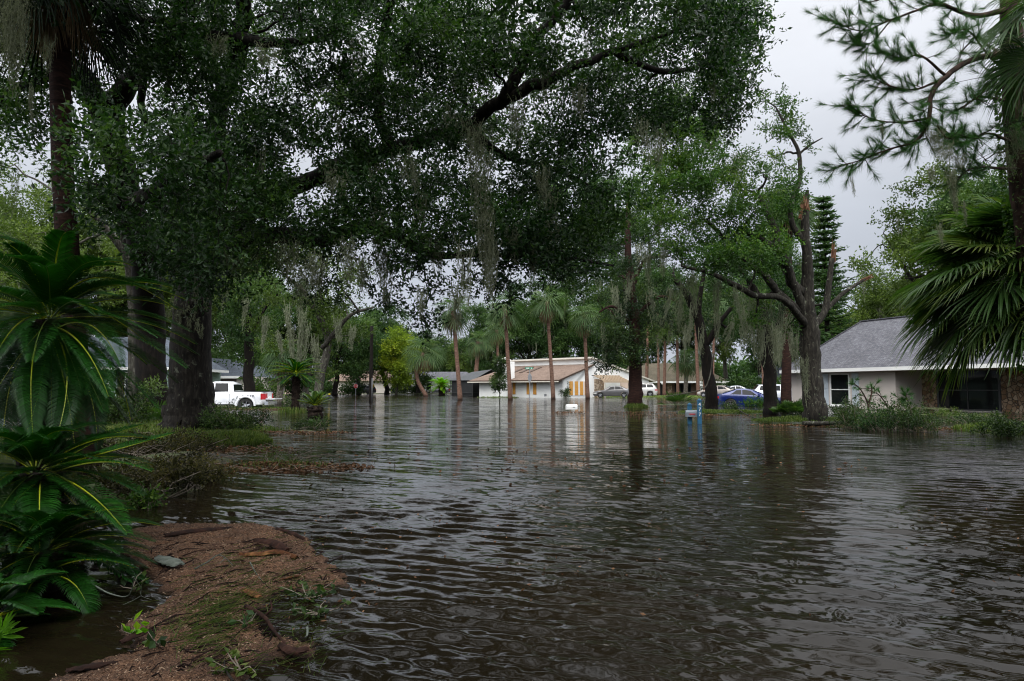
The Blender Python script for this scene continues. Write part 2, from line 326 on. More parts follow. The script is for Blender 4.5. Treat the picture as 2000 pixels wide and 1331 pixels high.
def finish_tree(name, T, leafg, base, mats, label, cat='tree', group=None, mossg=None, mossname='spanish_moss', foliage_name='crown'):
    o = empty(name, base, 0, label, cat, group); b = tuple(base)
    T.wood.build('trunk', mats[0], o, smooth=True, org=b).location = (0, 0, 0)
    if leafg is not None and leafg.n: leafg.build(foliage_name, mats[1], o, org=b).location = (0, 0, 0)
    if mossg is not None and mossg.n: mossg.build(mossname, M['moss'], o, org=b).location = (0, 0, 0)
    return o
def auto_tree(name, base, H, cw, r, seed, mats, label, n_cl=40, per=26, nl=6, L=.25, W=.12, cbase=.3, squash=.8, cr_=(.9, 1.6), lean=(0, 0), cat='tree', group=None, moss=0, mossL=1.5, offs=(0, 0), top=1.0):
    T = Tree(seed); rng = T.rng; B = np.array(base, float); tz = H * cbase
    top_ = B + np.array([lean[0], lean[1], 0]) * H * .5 + np.array([0, 0, H * .75])
    P = [(*B, r * 1.25), (*(B + (top_ - B) * .08), r), (*(B + (top_ - B) * .4 + rng.normal(size=3) * .03 * H * np.array([1, 1, 0])), r * .75), (*(B + (top_ - B) * .7 + rng.normal(size=3) * .03 * H * np.array([1, 1, 0])), r * .5), (*top_, r * .2)]
    T.limb(P, seg=8, n=4)
    cc = B + np.array([lean[0] * H * .5 + offs[0], lean[1] * H * .5 + offs[1], H * (cbase + (1 - cbase) / 2)]); hz = H * (1 - cbase) / 2
    for k in range(6):
        a = k * 2.4 + rng.random(); s0 = B + (top_ - B) * rng.uniform(.3, .65); e = cc + np.array([math.cos(a) * cw * .38, math.sin(a) * cw * .38, rng.uniform(-.3, .6) * hz])
        T.limb([(*s0, r * .45), (*((s0 + e) / 2 + np.array([0, 0, .05 * H]) + rng.normal(size=3) * .03 * H), r * .3), (*e, r * .1)], seg=6, n=4)
    d = nrm(rng.normal(size=(n_cl, 3))); rad = rng.random(n_cl) ** .38 * (1 + .1 * rng.normal(size=n_cl))
    taper = np.where(d[:, 2] > 0, 1 - (1 - top) * np.abs(d[:, 2]) * rad, 1)
    Cn = cc + d * rad[:, None] * np.array([cw / 2, cw / 2, hz]) * np.stack([taper, taper, np.ones(n_cl)], -1); R = rng.uniform(*cr_, n_cl) * (1 - .3 * rad)
    T.reach(Cn, r0=r * .14); g = Geo(); foliage(g, Cn, R, per, nl, L, W, rng, squash)
    mg = Geo()
    for k in range(moss):
        i = rng.integers(n_cl); moss_bunch(mg, Cn[i] + np.array([0, -R[i] * .6, -R[i] * .2]), mossL * rng.uniform(.6, 1.3), .3, rng, n=110, ps=.14, pw=.035)
    return finish_tree(name, T, g, B, mats, label, cat, group, mg)
# ================================================================ GROUND AND WATER
MOUNDS = []      # (x, y, rx, ry, top height)
def md(px, py, rx, ry, h): p = wat(px, py); MOUNDS.append((p[0], p[1], rx, ry, h))
md(352, 846, 2.6, 2.4, .16); md(300, 835, 3.5, 4.0, .14); md(440, 866, 1.0, .9, .18); md(240, 850, 4, 6, .14)
md(470, 798, 5.5, 1.0, .05); md(545, 912, 1.25, .62, .035); md(600, 906, .8, .4, .03); md(560, 843, 1.9, .5, .025); md(330, 905, 1.2, 1.6, .14); md(260, 960, 1.0, 1.2, .12)
md(576, 806, 1.6, 1.2, .10); md(1241, 796, 1.0, .8, .16); md(1410, 806, 3.0, 1.1, .07); md(1590, 822, 2.9, 1.0, .10); md(1530, 820, 1.2, .7, .06)
md(1770, 810, 2.5, .8, .02); md(1900, 812, 3.0, .8, .04); md(1990, 842, 1.8, 2.0, .12); md(1320, 790, 3, 1, .04); md(1690, 812, 2, 1.0, .03)
def ground_h(x, y):
    h = np.full(np.shape(x), -.42)
    far_r = 1 / (1 + np.exp(-(y - (82.5 + .02 * np.abs(x - 6))) / 1.3)) * 1 / (1 + np.exp(-(x + 6.5) / 1.5))
    far_l = 1 / (1 + np.exp(-(y - 127) / 2))
    left = 1 / (1 + np.exp(-(y - 42) / .9)) * 1 / (1 + np.exp((x + 13 + .25 * (y - 40)) / 1.2))
    h = np.maximum(h, -.42 + .50 * far_r); h = np.maximum(h, -.42 + .52 * far_l); h = np.maximum(h, -.42 + .50 * left)
    for mx, my, rx, ry, t in MOUNDS: h = np.maximum(h, -.42 + (.42 + t) * np.exp(-(((x - mx) / rx) ** 2 + ((y - my) / ry) ** 2) ** 1.3 * .45))
    return h + .025 * np.sin(x * 2.1 + np.sin(y * 1.7)) * np.sin(y * 1.9 + x * .6) + .012 * np.sin(x * 7 + y * 3) * np.sin(y * 6.3)
def polar(r0, r1, ratio, da):
    r = [r0]
    while r[-1] < r1: r.append(r[-1] * ratio)
    a = np.concatenate([np.radians(np.arange(-52, 52, da)), np.radians(np.arange(52, 308.1, 4))]); R, A = np.meshgrid(np.array(r), a, indexing='ij')
    return R * np.sin(A), R * np.cos(A), np.array(r), R
X, Y, rr_, R_ = polar(.8, 900, 1.016, .35)
H_ = np.where(R_ > 250, .1, ground_h(X, Y))
m, t, b = nmat('wet ground', .85, .3)
g1 = noise(t, .9, 6, rough=.7); g2 = noise(t, 9, 5)
c1 = cr(t, [(.40, (.030, .022, .014)), (.50, (.05, .055, .018)), (.62, (.075, .11, .03)), (.8, (.12, .15, .05))], g1.outputs[0])
c2 = cr(t, [(.3, (.6, .6, .6)), (.7, (1.2, 1.2, 1.2))], g2.outputs[0]); mm = t.nodes.new('ShaderNodeMixRGB'); mm.blend_type = 'MULTIPLY'; mm.inputs[0].default_value = 1
t.links.new(c1, mm.inputs[1]); t.links.new(c2, mm.inputs[2]); t.links.new(mm.outputs[0], b.inputs['Base Color']); bump(t, b, g2.outputs[0], .8, .04)
tag(Geo().grid(np.stack([X, Y, H_], -1)).build('ground', m, smooth=True), kind='structure')
# water: real wavelets near the bank, finer ripples as surface slope
X, Y, rr_, R_ = polar(1.4, 900, 1.0052, .115)
rng = np.random.default_rng(5); Zw = np.zeros_like(X)
for k in range(80):
    lam = .06 * (.30 / .06) ** rng.random(); th = math.radians(66) + rng.normal() * (.15 if k % 4 else .55); kk = 2 * math.pi / lam
    amp = lam * .0112 * (1 if lam < .25 else .75); fade = np.clip((lam / (R_ * .0052) - 3) / 4, 0, 1) * np.clip((lam / (R_ * .002) - 2.5) / 3, 0, 1)
    ph = kk * (X * math.cos(th) + Y * math.sin(th)) + rng.random() * 6.28 + .45 * np.sin(X * .9 + .5 * Y + k) + .45 * np.sin(Y * 1.1 - .6 * X + 2 * k)
    Zw += amp * fade * (np.sin(ph) + .25 * np.sin(2 * ph + 1.2))
patch = .72 + .38 * np.sin(X * .9 + 1.3 * np.sin(Y * .5)) * np.sin(Y * .7 + .8 * np.sin(X * .6))
Zw *= np.clip(patch, .3, 1.2)
for k in range(26):     # rings of rain drops
    cx, cy = rng.uniform(.2, 3.8), rng.uniform(2.4, 8); d = np.hypot(X - cx, Y - cy); rad = rng.uniform(.05, .16)
    Zw += .0035 * np.sin((d - rad) * 2 * math.pi / .045) * np.exp(-((d - rad) / .045) ** 2)
Zw *= 1 - .4 / (1 + np.exp((X + .4 + .25 * np.sin(Y * 2)) / .35)) / (1 + np.exp((Y - 6.5) / .8))
m, t, b = nmat('flood water', .05, .5); b.inputs['IOR'].default_value = 1.333
gg = t.nodes.new('ShaderNodeNewGeometry')
def slope(scale, stretch, amp, seed_rot, det=3):
    vr = t.nodes.new('ShaderNodeVectorRotate'); vr.rotation_type = 'Z_AXIS'; vr.inputs['Angle'].default_value = seed_rot; t.links.new(gg.outputs['Position'], vr.inputs['Vector'])
    mpn = t.nodes.new('ShaderNodeMapping'); mpn.inputs['Scale'].default_value = stretch
    t.links.new(vr.outputs[0], mpn.inputs[0]); n = noise(t, scale, det, vec=mpn.outputs[0], rough=.55)
    s_ = t.nodes.new('ShaderNodeVectorMath'); s_.operation = 'SUBTRACT'; t.links.new(n.outputs['Color'], s_.inputs[0]); s_.inputs[1].default_value = (.5, .5, .5)
    q = t.nodes.new('ShaderNodeVectorMath'); q.operation = 'MULTIPLY'; t.links.new(s_.outputs[0], q.inputs[0]); q.inputs[1].default_value = amp
    return q.outputs[0]
def vadd(a, b_): q = t.nodes.new('ShaderNodeVectorMath'); q.operation = 'ADD'; t.links.new(a, q.inputs[0]); t.links.new(b_, q.inputs[1]); return q.outputs[0]
s_all = vadd(slope(3.0, (.22, 2.0, 1), (.08, .44, 0), .42), slope(9, (.25, 2.0, 1), (.08, .42, 0), .40))
s_all = vadd(s_all, slope(34, (.4, 1.6, 1), (.09, .22, 0), .36, 2))
# gusts: patches of rougher and calmer water
gn = noise(t, .16, 3, vec=gg.outputs['Position']); gm = t.nodes.new('ShaderNodeMapRange'); t.links.new(gn.outputs[0], gm.inputs[0])
gm.inputs[1].default_value = .35; gm.inputs[2].default_value = .65; gm.inputs[3].default_value = .4; gm.inputs[4].default_value = 1.3
ln_ = t.nodes.new('ShaderNodeVectorMath'); ln_.operation = 'LENGTH'; t.links.new(gg.outputs['Position'], ln_.inputs[0])
fr = t.nodes.new('ShaderNodeMapRange'); fr.interpolation_type = 'SMOOTHSTEP'; t.links.new(ln_.outputs['Value'], fr.inputs[0]); fr.inputs[1].default_value = 5; fr.inputs[2].default_value = 32; fr.inputs[3].default_value = 1.0; fr.inputs[4].default_value = 2.3
g2_ = t.nodes.new('ShaderNodeMath'); g2_.operation = 'MULTIPLY'; t.links.new(gm.outputs[0], g2_.inputs[0]); t.links.new(fr.outputs[0], g2_.inputs[1])
sc_ = t.nodes.new('ShaderNodeVectorMath'); sc_.operation = 'SCALE'; t.links.new(s_all, sc_.inputs[0]); t.links.new(g2_.outputs[0], sc_.inputs['Scale'])
nn = t.nodes.new('ShaderNodeVectorMath'); nn.operation = 'NORMALIZE'; t.links.new(vadd(gg.outputs['Normal'], sc_.outputs[0]), nn.inputs[0]); t.links.new(nn.outputs[0], b.inputs['Normal'])
wn = noise(t, .35, 4, vec=gg.outputs['Position']); t.links.new(cr(t, [(.35, (.006, .0045, .0025)), (.65, (.014, .010, .005))], wn.outputs[0]), b.inputs['Base Color'])
tag(Geo().grid(np.stack([X, Y, Zw], -1)).build('water', m, smooth=True), kind='structure')

# ================================================================ BUILDING MATERIALS
def shingle(name, c1, c2, c3, k=1.0, sc=7.0):
    m, t, b = nmat(name, .9, .2); c = t.nodes.new('ShaderNodeTexCoord'); s = t.nodes.new('ShaderNodeSeparateXYZ'); t.links.new(c.outputs['Object'], s.inputs[0])
    a = t.nodes.new('ShaderNodeMath'); a.operation = 'ADD'; t.links.new(s.outputs[0], a.inputs[0]); t.links.new(s.outputs[1], a.inputs[1])
    q = t.nodes.new('ShaderNodeCombineXYZ'); t.links.new(a.outputs[0], q.inputs[0]); z = t.nodes.new('ShaderNodeMath'); z.operation = 'MULTIPLY'; z.inputs[1].default_value = k
    t.links.new(s.outputs[2], z.inputs[0]); t.links.new(z.outputs[0], q.inputs[1])
    br = t.nodes.new('ShaderNodeTexBrick'); t.links.new(q.outputs[0], br.inputs['Vector']); br.inputs['Scale'].default_value = sc * .5
    br.inputs['Color1'].default_value = (*c1, 1); br.inputs['Color2'].default_value = (*c2, 1); br.inputs['Mortar'].default_value = (*c3, 1); br.inputs['Mortar Size'].default_value = .03
    n = noise(t, 1.2, 5, rough=.7); f = cr(t, [(.3, (.72, .72, .72)), (.7, (1.15, 1.15, 1.15))], n.outputs[0])
    mx = t.nodes.new('ShaderNodeMixRGB'); mx.blend_type = 'MULTIPLY'; mx.inputs[0].default_value = 1; t.links.new(br.outputs[0], mx.inputs[1]); t.links.new(f, mx.inputs[2])
    t.links.new(mx.outputs[0], b.inputs['Base Color']); bump(t, b, br.outputs['Fac'], .4, -.02); return m
def stonemat(name, c1, c2, mort, scale=3.2):
    m, t, b = nmat(name, .85, .3); n = noise(t, 2, 3); c = t.nodes.new('ShaderNodeTexCoord'); v1 = t.nodes.new('ShaderNodeMixRGB'); v1.inputs[0].default_value = .12
    t.links.new(c.outputs['Object'], v1.inputs[1]); t.links.new(n.outputs['Color'], v1.inputs[2])
    v = t.nodes.new('ShaderNodeTexVoronoi'); v.inputs['Scale'].default_value = scale; t.links.new(v1.outputs[0], v.inputs['Vector'])
    ve = t.nodes.new('ShaderNodeTexVoronoi'); ve.feature = 'DISTANCE_TO_EDGE'; ve.inputs['Scale'].default_value = scale; t.links.new(v1.outputs[0], ve.inputs['Vector'])
    sp = t.nodes.new('ShaderNodeSeparateColor'); t.links.new(v.outputs['Color'], sp.inputs[0]); col = cr(t, [(.1, c1), (.9, c2)], sp.outputs[0])
    f = cr(t, [(.03, (0, 0, 0)), (.08, (1, 1, 1))], ve.outputs['Distance']); mx = t.nodes.new('ShaderNodeMixRGB'); t.links.new(f, mx.inputs[0]); mx.inputs[1].default_value = (*mort, 1); t.links.new(col, mx.inputs[2])
    t.links.new(mx.outputs[0], b.inputs['Base Color']); bump(t, b, f, .8, .03); return m
def brickmat(name, c1, c2, mort):
    m = shingle(name, c1, c2, mort, 1.0, 18); return m
def plywood():
    m, t, b = nmat('plywood board', .7, .3); n = noise(t, 3, 6, stretch=(3, 3, .6), dist=1.5, rough=.65)
    t.links.new(cr(t, [(.3, (.42, .17, .03)), (.5, (.62, .30, .06)), (.75, (.74, .42, .12))], n.outputs[0]), b.inputs['Base Color']); return m
def siding(name, c):
    m, t, b = nmat(name, .6, .3); cc = t.nodes.new('ShaderNodeTexCoord'); w_ = t.nodes.new('ShaderNodeTexWave'); w_.bands_direction = 'Z'; w_.wave_profile = 'SAW'; w_.inputs['Scale'].default_value = 2.6
    t.links.new(cc.outputs['Object'], w_.inputs['Vector']); c = np.array(c); t.links.new(cr(t, [(0, tuple(c * .6)), (.15, tuple(c)), (1, tuple(c * 1.05))], w_.outputs[0]), b.inputs['Base Color']); bump(t, b, w_.outputs[0], .6, .03); return m
M['grey_shingle'] = shingle('grey shingles', (.17, .17, .185), (.10, .10, .115), (.05, .05, .055), 1.5, 7)
M['brown_shingle'] = shingle('tan brown shingles', (.25, .18, .14), (.165, .115, .09), (.09, .065, .05), 3.0, 6)
M['mossy_shingle'] = shingle('weathered shingles', (.15, .12, .09), (.095, .085, .055), (.05, .05, .035), 2.0, 6)
M['blue_shingle'] = shingle('blue grey shingles', (.10, .12, .145), (.07, .08, .10), (.04, .045, .05), 2.0, 6)
M['stucco_white'] = simple('white stucco', (.82, .82, .79), .8, .06, .8, .1, 60)
M['stucco_beige'] = simple('beige stucco', (.56, .50, .45), .85, .07, .9, .15, 45)
M['stone'] = stonemat('rubble stone', (.26, .15, .08), (.50, .38, .26), (.10, .07, .05), 5.0)
M['stone_far'] = stonemat('field stone', (.30, .20, .12), (.55, .45, .34), (.15, .11, .08), 3.0)
M['brick'] = brickmat('brown brick', (.26, .15, .10), (.18, .11, .08), (.20, .17, .14))
M['siding'] = siding('sage siding', (.30, .40, .36)); M['plywood'] = plywood()
M['glass'] = glass('window glass'); M['car_glass'] = glass('car glass', (.008, .009, .010), .05, .14)
M['screen'] = simple('dark insect screen', (.015, .016, .017), .8, .2); M['alum'] = simple('dark aluminium', (.05, .05, .05), .5, .1)
M['blue_trim'] = simple('pale blue shutter', (.50, .56, .60), .6, .05); M['brown_trim'] = simple('brown trim', (.06, .035, .022), .6, .15)
M['peach'] = simple('peach stucco', (.62, .48, .38), .8, .05); M['tan_wood'] = simple('tan lumber', (.50, .38, .26), .7, .12, 3)
M['steel'] = simple('galvanised steel', (.32, .33, .34), .45, .1, 5, metal=.7); M['black'] = simple('black paint', (.012, .012, .012), .5, .1)
M['mossy_concrete'] = simple('mossy concrete', (.17, .19, .09), .9, .4, 6, .6, 20)
def house(name, loc, rz, label): return empty(name, loc, rz, label, 'house')
def win(parent, c, wd, ht, ax='x', frame=None, mull=(2, 2), name='window', fw=.06, out=-1, gl=None):
    """window in a wall whose outside faces `out` along the other axis; returns the frame with its pane as sub-part"""
    g = Geo(); x, y, z = c
    def bx(u, zz, du, dz, dep, off=0):
        if ax == 'x': g.box((x + u, y + off, z + zz), (du, dep, dz))
        else: g.box((x + off, y + u, z + zz), (dep, du, dz))
    for s in (-1, 1): bx(s * (wd / 2 - fw / 2), 0, fw, ht, .09); bx(0, s * (ht / 2 - fw / 2), wd - 2 * fw, fw, .09)
    for i in range(1, mull[0]): bx(-wd / 2 + wd * i / mull[0], 0, fw * .5, ht - 2 * fw, .05)
    for i in range(1, mull[1]): bx(0, -ht / 2 + ht * i / mull[1], wd - 2 * fw, fw * .6, .06)
    f = g.build(name, frame or M['white'], parent); q = Geo()
    if ax == 'x': q.box((x, y - out * .012, z), (wd - fw, .02, ht - fw))
    else: q.box((x - out * .012, y, z), (.02, wd - fw, ht - fw))
    q.build('pane', gl or M['glass'], f); return f

# ---------------- white house with boarded windows, straight ahead
H = house('white_house', (5.9, 80, .02), math.atan2(.714, .7), 'low white stucco house with tan sloping roof and boarded windows beyond the flooded street')
LY = 14.3
g = Geo()   # gable end, local y = 0 plane, thickness inward; profile (x = depth, z)
g.box((-.1 + .2, LY / 2, 1.06), (.2, LY, 2.12 + .3), 0)                                        # long wall under the eave
prof = [(0.002, -.1), (0.002, 2.17), (5.9, 3.95), (5.9, 4.75), (18.2, 2.3), (18.2, -.1)]
g.prism([(p[0], .0, p[1]) for p in prof], (0, .2, 0)); g.prism([(p[0], LY - .4, p[1]) for p in prof], (0, .2, 0))
g.box((5.95, LY / 2, 4.2), (.2, LY - .4, 1.2)); g.build('wall', M['stucco_white'], H)
g = Geo()
def slab(g, P, th=.16, m=0): P = np.array(P, float); g.prism(P, (0, 0, -th), m=m)
slab(g, [(-.8, -.22, 2.10), (-.8, LY + 1.2, 2.10), (5.85, LY - .1, 4.12), (5.85, -.22, 4.12)][::-1]); rf = g.build('roof', M['brown_shingle'], H)
g = Geo(); slab(g, [(-.8, LY + 1.2, 2.10), (6.5, LY + 2.4, 2.1), (5.85, LY - .1, 4.12)][::-1], .1); g.build('hip_slope', M['brown_shingle'], rf)
g = Geo(); slab(g, [(5.4, -.25, 4.98), (5.4, LY + .1, 4.98), (19.4, LY + .1, 2.12), (19.4, -.25, 2.12)][::-1], .2); g.build('roof', M['trim'], H)
g = Geo(); g.bar((-.88, -.22, 2.03), (-.88, LY + 1.3, 2.03), .06, .16); g.bar((-.85, -.25, 2.04), (5.9, -.25, 4.04), .06, .18); g.build('fascia', M['brown_trim'], H)
g = Geo(); g.bar((-.93, -.22, 1.9), (-.93, LY + 1.3, 1.9), .05, .12); g.build('gutter', M['trim'], H)
g = Geo()
for yy in (8.0, 9.4, 10.8): g.prism([(2.4, yy - .5, 3.10), (2.4, yy, 3.10), (4.8, yy, 3.83), (4.8, yy - .5, 3.83)], (0, 0, .05))
g.build('skylight', M['brown_trim'], rf)
for yy in (7.9, 5.45, 4.37):
    o = Geo().box((-.03, yy, 1.15), (.05, .52, 1.55)).build('window_board', M['plywood'], H)
for xx in (1.52, 2.53, 3.5, 4.4):
    o = Geo().box((xx, -.03, 1.12), (.66, .05, 1.65)).build('window_board', M['plywood'], H)
g = Geo()
for xx in (1.52, 2.53, 3.5, 4.4):
    for s in (-1, 1): g.box((xx + s * .40, -.035, 1.12), (.10, .06, 1.85))
g.build('window_surround', M['white'], H)
g = Geo(); g.box((-.35, 9.1, 2.2), (1.3, 2.0, 4.5)); ch = g.build('chimney', M['stucco_white'], H)
g = Geo(); g.lathe([(.62, 4.62), (.75, 4.62), (.75, 4.66), (.5, 4.86), (.1, 4.98), (0, 5.0)], (-.35, 9.1, 0), 12)
for a in range(4): g.box((-.35 + .5 * math.cos(a * 1.57 + .8), 9.1 + .5 * math.sin(a * 1.57 + .8), 4.53), (.07, .07, .2))
g.build('chimney_cap', M['white'], ch)
g = Geo(); g.box((7.0, -.04, 1.1), (1.9, .09, 2.3)); g.build('stone_panel', M['stone_far'], H)
Geo().box((10.1, -.03, 1.05), (1.2, .06, 2.05)).build('door', M['white'], H)
Geo().box((13.8, -.03, 1.1), (4.6, .07, 2.1)).build('garage_door', M['peach'], H)
g = Geo()
for k in range(9): xx = 6.0 + k * .62; g.bar((xx, -.02, 2.72), (xx, -1.75, 1.95), .07, .15)
for k in range(5): y0 = -.2 - k * .36; g.bar((5.8, y0, 2.72 + (y0) * .445 + .1), (11.2, y0, 2.72 + y0 * .445 + .1), .09, .05)
g.bar((5.8, -1.66, 1.9), (11.2, -1.66, 1.9), .1, .18); pg = g.build('pergola', M['tan_wood'], H)
for xx in (6.0, 11.1): Geo().box((xx, -1.66, .9), (.16, .16, 1.85)).build('post', M['trim'], pg)
Geo().box((-.55, 2.2, .3), (.25, .2, .3)).build('electric_meter', M['steel'], H)
# screened lanai at its left
c0 = np.array([5.9, 80]); uu = np.array([-.714, .7]); vv = np.array([.7, .714]); p = c0 + uu * 15.9 + vv * .3
H2 = empty('screen_enclosure', (p[0], p[1], .02), math.atan2(.714, .7), 'dark screened pool enclosure at the left end of the white house', 'screen enclosure')
g = Geo(); g.box((3.5, 0 + 2.4, 1.05), (6.6, 4.4, 2.1)); g.build('screen', M['screen'], H2)
g = Geo()
for xx in np.linspace(.1, 6.9, 5):
    for yy in (.1, 4.7): g.box((xx, yy, 1.1), (.07, .07, 2.2))
for zz in (.5, 2.15):
    for yy in (.1, 4.7): g.box((3.5, yy, zz), (6.8, .06, .06))
    for xx in (.1, 6.9): g.box((xx, 2.4, zz), (.06, 4.6, .06))
g.build('frame', M['alum'], H2)
g = Geo(); slab(g, [(0, 0, 2.2), (0, 4.9, 2.2), (3.5, 4.0, 3.4), (3.5, 0, 3.7)][::-1], .05); slab(g, [(3.5, 0, 3.7), (3.5, 4.0, 3.4), (7, 4.9, 2.2), (7, 0, 2.2)][::-1], .05); g.build('roof', simple('dark screen roof', (.045, .048, .052), .7, .15), H2)

# ---------------- brick house behind, right of centre
H = house('brick_house', (17.6, 104, .06), 0, 'brown brick house with mossy shingle roof and white porch columns behind the straight palm trunks')
g = Geo(); g.box((7.6, 1.2, 1.02), (14.2, .3, 2.05)); g.box((.6, 5, 1.02), (.3, 7.4, 2.05)); g.box((14.6, 5, 1.02), (.3, 7.4, 2.05)); g.build('wall', M['brick'], H)
g = Geo(); E = 2.1; g.add([(-.2, -.3, E), (15.4, -.3, E), (15.4, 9, E), (-.2, 9, E), (1.2, 4.4, 5.0), (11.4, 4.4, 5.0)], Q=[(0, 1, 5, 4), (2, 3, 4, 5)], T=[(1, 2, 5), (3, 0, 4)]); g.build('roof', M['mossy_shingle'], H)
g = Geo(); g.box((7.6, -.33, 1.99), (15.7, .08, .26)); g.build('fascia', M['white'], H)
g = Geo(); g.box((2.1, 1.0, 1.0), (2.2, .2, 2.0)); g.build('panel', M['stucco_white'], H)
for xx, ww in ((4.3, .5), (8.05, 0), (11.0, .9), (14.55, .5)):
    if ww: Geo().box((xx, -.1 if xx > 9 else .95, .98), (ww, .35, 1.95)).build('column', M['white'], H)
win(H, (3.25, .86, 1.15), .9, 1.5, frame=M['alum'], mull=(3, 4)); win(H, (8.6, .98, 1.1), 2.5, 1.3, frame=M['alum'], mull=(3, 1)); win(H, (13.1, .98, 1.2), 1.5, 1.1, frame=M['alum'], mull=(2, 1))
Geo().box((5.5, 1.02, 1.0), (1.0, .1, 1.9)).build('door', M['black'], H)
g = Geo(); g.box((6.5, .9, 1.0), (.7, .5, 1.9)); g.build('stone_pier', M['stone_far'], H)

# ---------------- grey roofed house on the right
TH = math.atan2(-.936, .352)
H = house('beige_house', (18.0, 44.4, .0), TH, 'beige stucco house with steep grey shingle roof and stone front behind the fan palm')
WY, SY, LX = .6, 2.6, 19.0
g = Geo(); g.box((3.55 - .1, WY + .1, .95), (7.8, .2, 2.9)); g.box((7.25, (WY + .2 + SY) / 2, .95), (.2, SY - WY - .2, 2.9)); g.box((-.35, 3.6, .95), (.2, 5.6, 2.9)); g.build('wall', M['stucco_beige'], H)
g = Geo(); g.box((8.75 - .97, SY + .1, .95), (.86, .2, 2.9)); g.box((12.2 + 2.6, SY + .1, .95), (6.2, .2, 2.9)); g.box((9.96, SY + .1, -.28), (3.5, .2, .5)); g.box((9.96, SY + .1, 2.28), (3.5, .2, .2)); g.build('stone_wall', M['stone'], H)
E, RZ, ov = 2.36, 5.42, 3.4
g = Geo(); g.add([(-.8, 0, E), (LX, 0, E), (LX, 2 * ov, E), (-.8, 2 * ov, E), (2.7, ov, RZ), (LX, ov, RZ)], Q=[(0, 1, 5, 4), (2, 3, 4, 5)], T=[(3, 0, 4)]); rf = g.build('roof', M['grey_shingle'], H)
g = Geo(); g.bar((2.65, ov, RZ + .02), (LX, ov, RZ + .02), .22, .05); g.bar((-.8, 0, E + .02), (2.7, ov, RZ + .02), .2, .05); g.build('ridge_cap', M['grey_shingle'], rf)
g = Geo(); g.box((LX / 2 - .4, -.02, E - .09), (LX + .84, .05, .2)); g.box((-.82, ov, E - .09), (.05, 2 * ov - .1, .2)); g.build('fascia', M['white'], H)
g = Geo(); g.box((LX / 2 - .4, 1.5, E - .2), (LX + .6, 2.9, .03)); g.build('soffit', M['stucco_beige'], H)
f = win(H, (3.54, WY - .02, 1.12), 1.5, 1.95, mull=(1, 2), fw=.09)
Geo().box((3.54, WY - .06, .10), (1.7, .14, .09)).build('sill', M['white'], H)
for xx in (2.42, 4.68):
    g = Geo(); g.box((xx, WY - .025, 1.12), (.46, .05, 1.95))
    for zz in (.62, 1.58): g.box((xx, WY - .06, zz), (.32, .03, .8))
    g.build('shutter', M['blue_trim'], H)
win(H, (9.95, SY + .04, 1.1), 3.4, 2.15, frame=M['alum'], mull=(2, 2), fw=.09); Geo().box((9.95, SY - .06, -.01), (3.6, .2, .08)).build('sill', M['stucco_beige'], H)
# stone bench before it
p = np.array([18.0, 44.4]) + np.array([.352, -.936]) * 8.9 + np.array([.936, .352]) * 1.5
B = empty('garden_bench', (p[0], p[1], 0), TH, 'mossy backless concrete bench under the big dark window of the beige house', 'bench')
Geo().box((0, 0, .13), (1.9, .45, .09), taper=.97).build('seat', M['mossy_concrete'], B)
for s in (-1, 1): Geo().box((s * .62, 0, -.13), (.26, .36, .43), taper=1.25).build('leg', M['mossy_concrete'], B)

# ---------------- left houses
H = house('green_house', (-31.5, 42.8, .1), math.radians(4), 'sage green clapboard house with grey roof half hidden behind the dark oak trunks')
g = Geo(); g.box((4.6, 0, 1.25), (11, .2, 2.6)); g.box((10.0, 4.1, 1.25), (.2, 8, 2.6)); g.build('wall', M['siding'], H)
g = Geo(); g.add([(-1.5, -.7, 2.4), (10.7, -.7, 2.4), (10.7, 8, 2.4), (-1.5, 8, 2.4), (0, 3.6, 4.6), (8.2, 3.6, 4.6)], Q=[(0, 1, 5, 4), (2, 3, 4, 5)], T=[(1, 2, 5), (3, 0, 4)]); g.build('roof', M['blue_shingle'], H)
g = Geo(); g.box((4.6, -.72, 2.32), (12.2, .05, .18)); g.box((10.72, 3.6, 2.32), (.05, 8.7, .18)); g.build('fascia', M['white'], H)
win(H, (7.55, -.12, 1.25), .95, 1.75, mull=(2, 4), fw=.07)
for s in (-1, 1): Geo().box((7.55 + s * .72, -.13, 1.25), (.38, .05, 1.75)).build('shutter', M['brown_trim'], H)
Geo().box((6.1, -.13, 1.2), (.16, .08, 2.4)).build('corner_board', M['white'], H)
Geo().box((3.6, -.14, 1.1), (4.4, .06, 2.1)).build('garage_door', M['brown_trim'], H)
H = house('garage_house', (-36.5, 72, .1), math.radians(-4), 'low house with blue grey hip roof and white fascia beyond the white pickup')
g = Geo(); g.box((5, 0, 1.1), (10, .3, 2.3)); g.box((9.9, 3.6, 1.1), (.2, 7, 2.3)); g.build('wall', M['stucco_beige'], H)
g = Geo(); g.add([(-1, -.8, 2.3), (8.4, -.8, 2.3), (12.2, 4.2, 2.0), (12, 9, 2.2), (-1, 9, 2.3), (0, 4, 4.6), (5.4, 4, 4.2)], Q=[(0, 1, 6, 5), (1, 2, 3, 6)], T=[(3, 4, 6), (4, 5, 6), (4, 0, 5)]); g.build('roof', M['blue_shingle'], H)
g = Geo(); g.box((3.7, -.83, 2.2), (9.5, .05, .25)); g.build('fascia', M['white'], H); Geo().box((5.5, -.18, 1.0), (4.6, .06, 2.0)).build('garage_door', M['brown_trim'], H)
H = house('gabled_house', (-46.5, 118, .1), 0, 'distant cottage with orange tinted gable end behind the trees right of the truck')
g = Geo(); g.prism([(0, 0, 0), (9, 0, 0), (9, 0, 2.5), (4.5, 0, 4.6), (0, 0, 2.5)], (0, 8, 0)); g.build('wall', M['peach'], H)
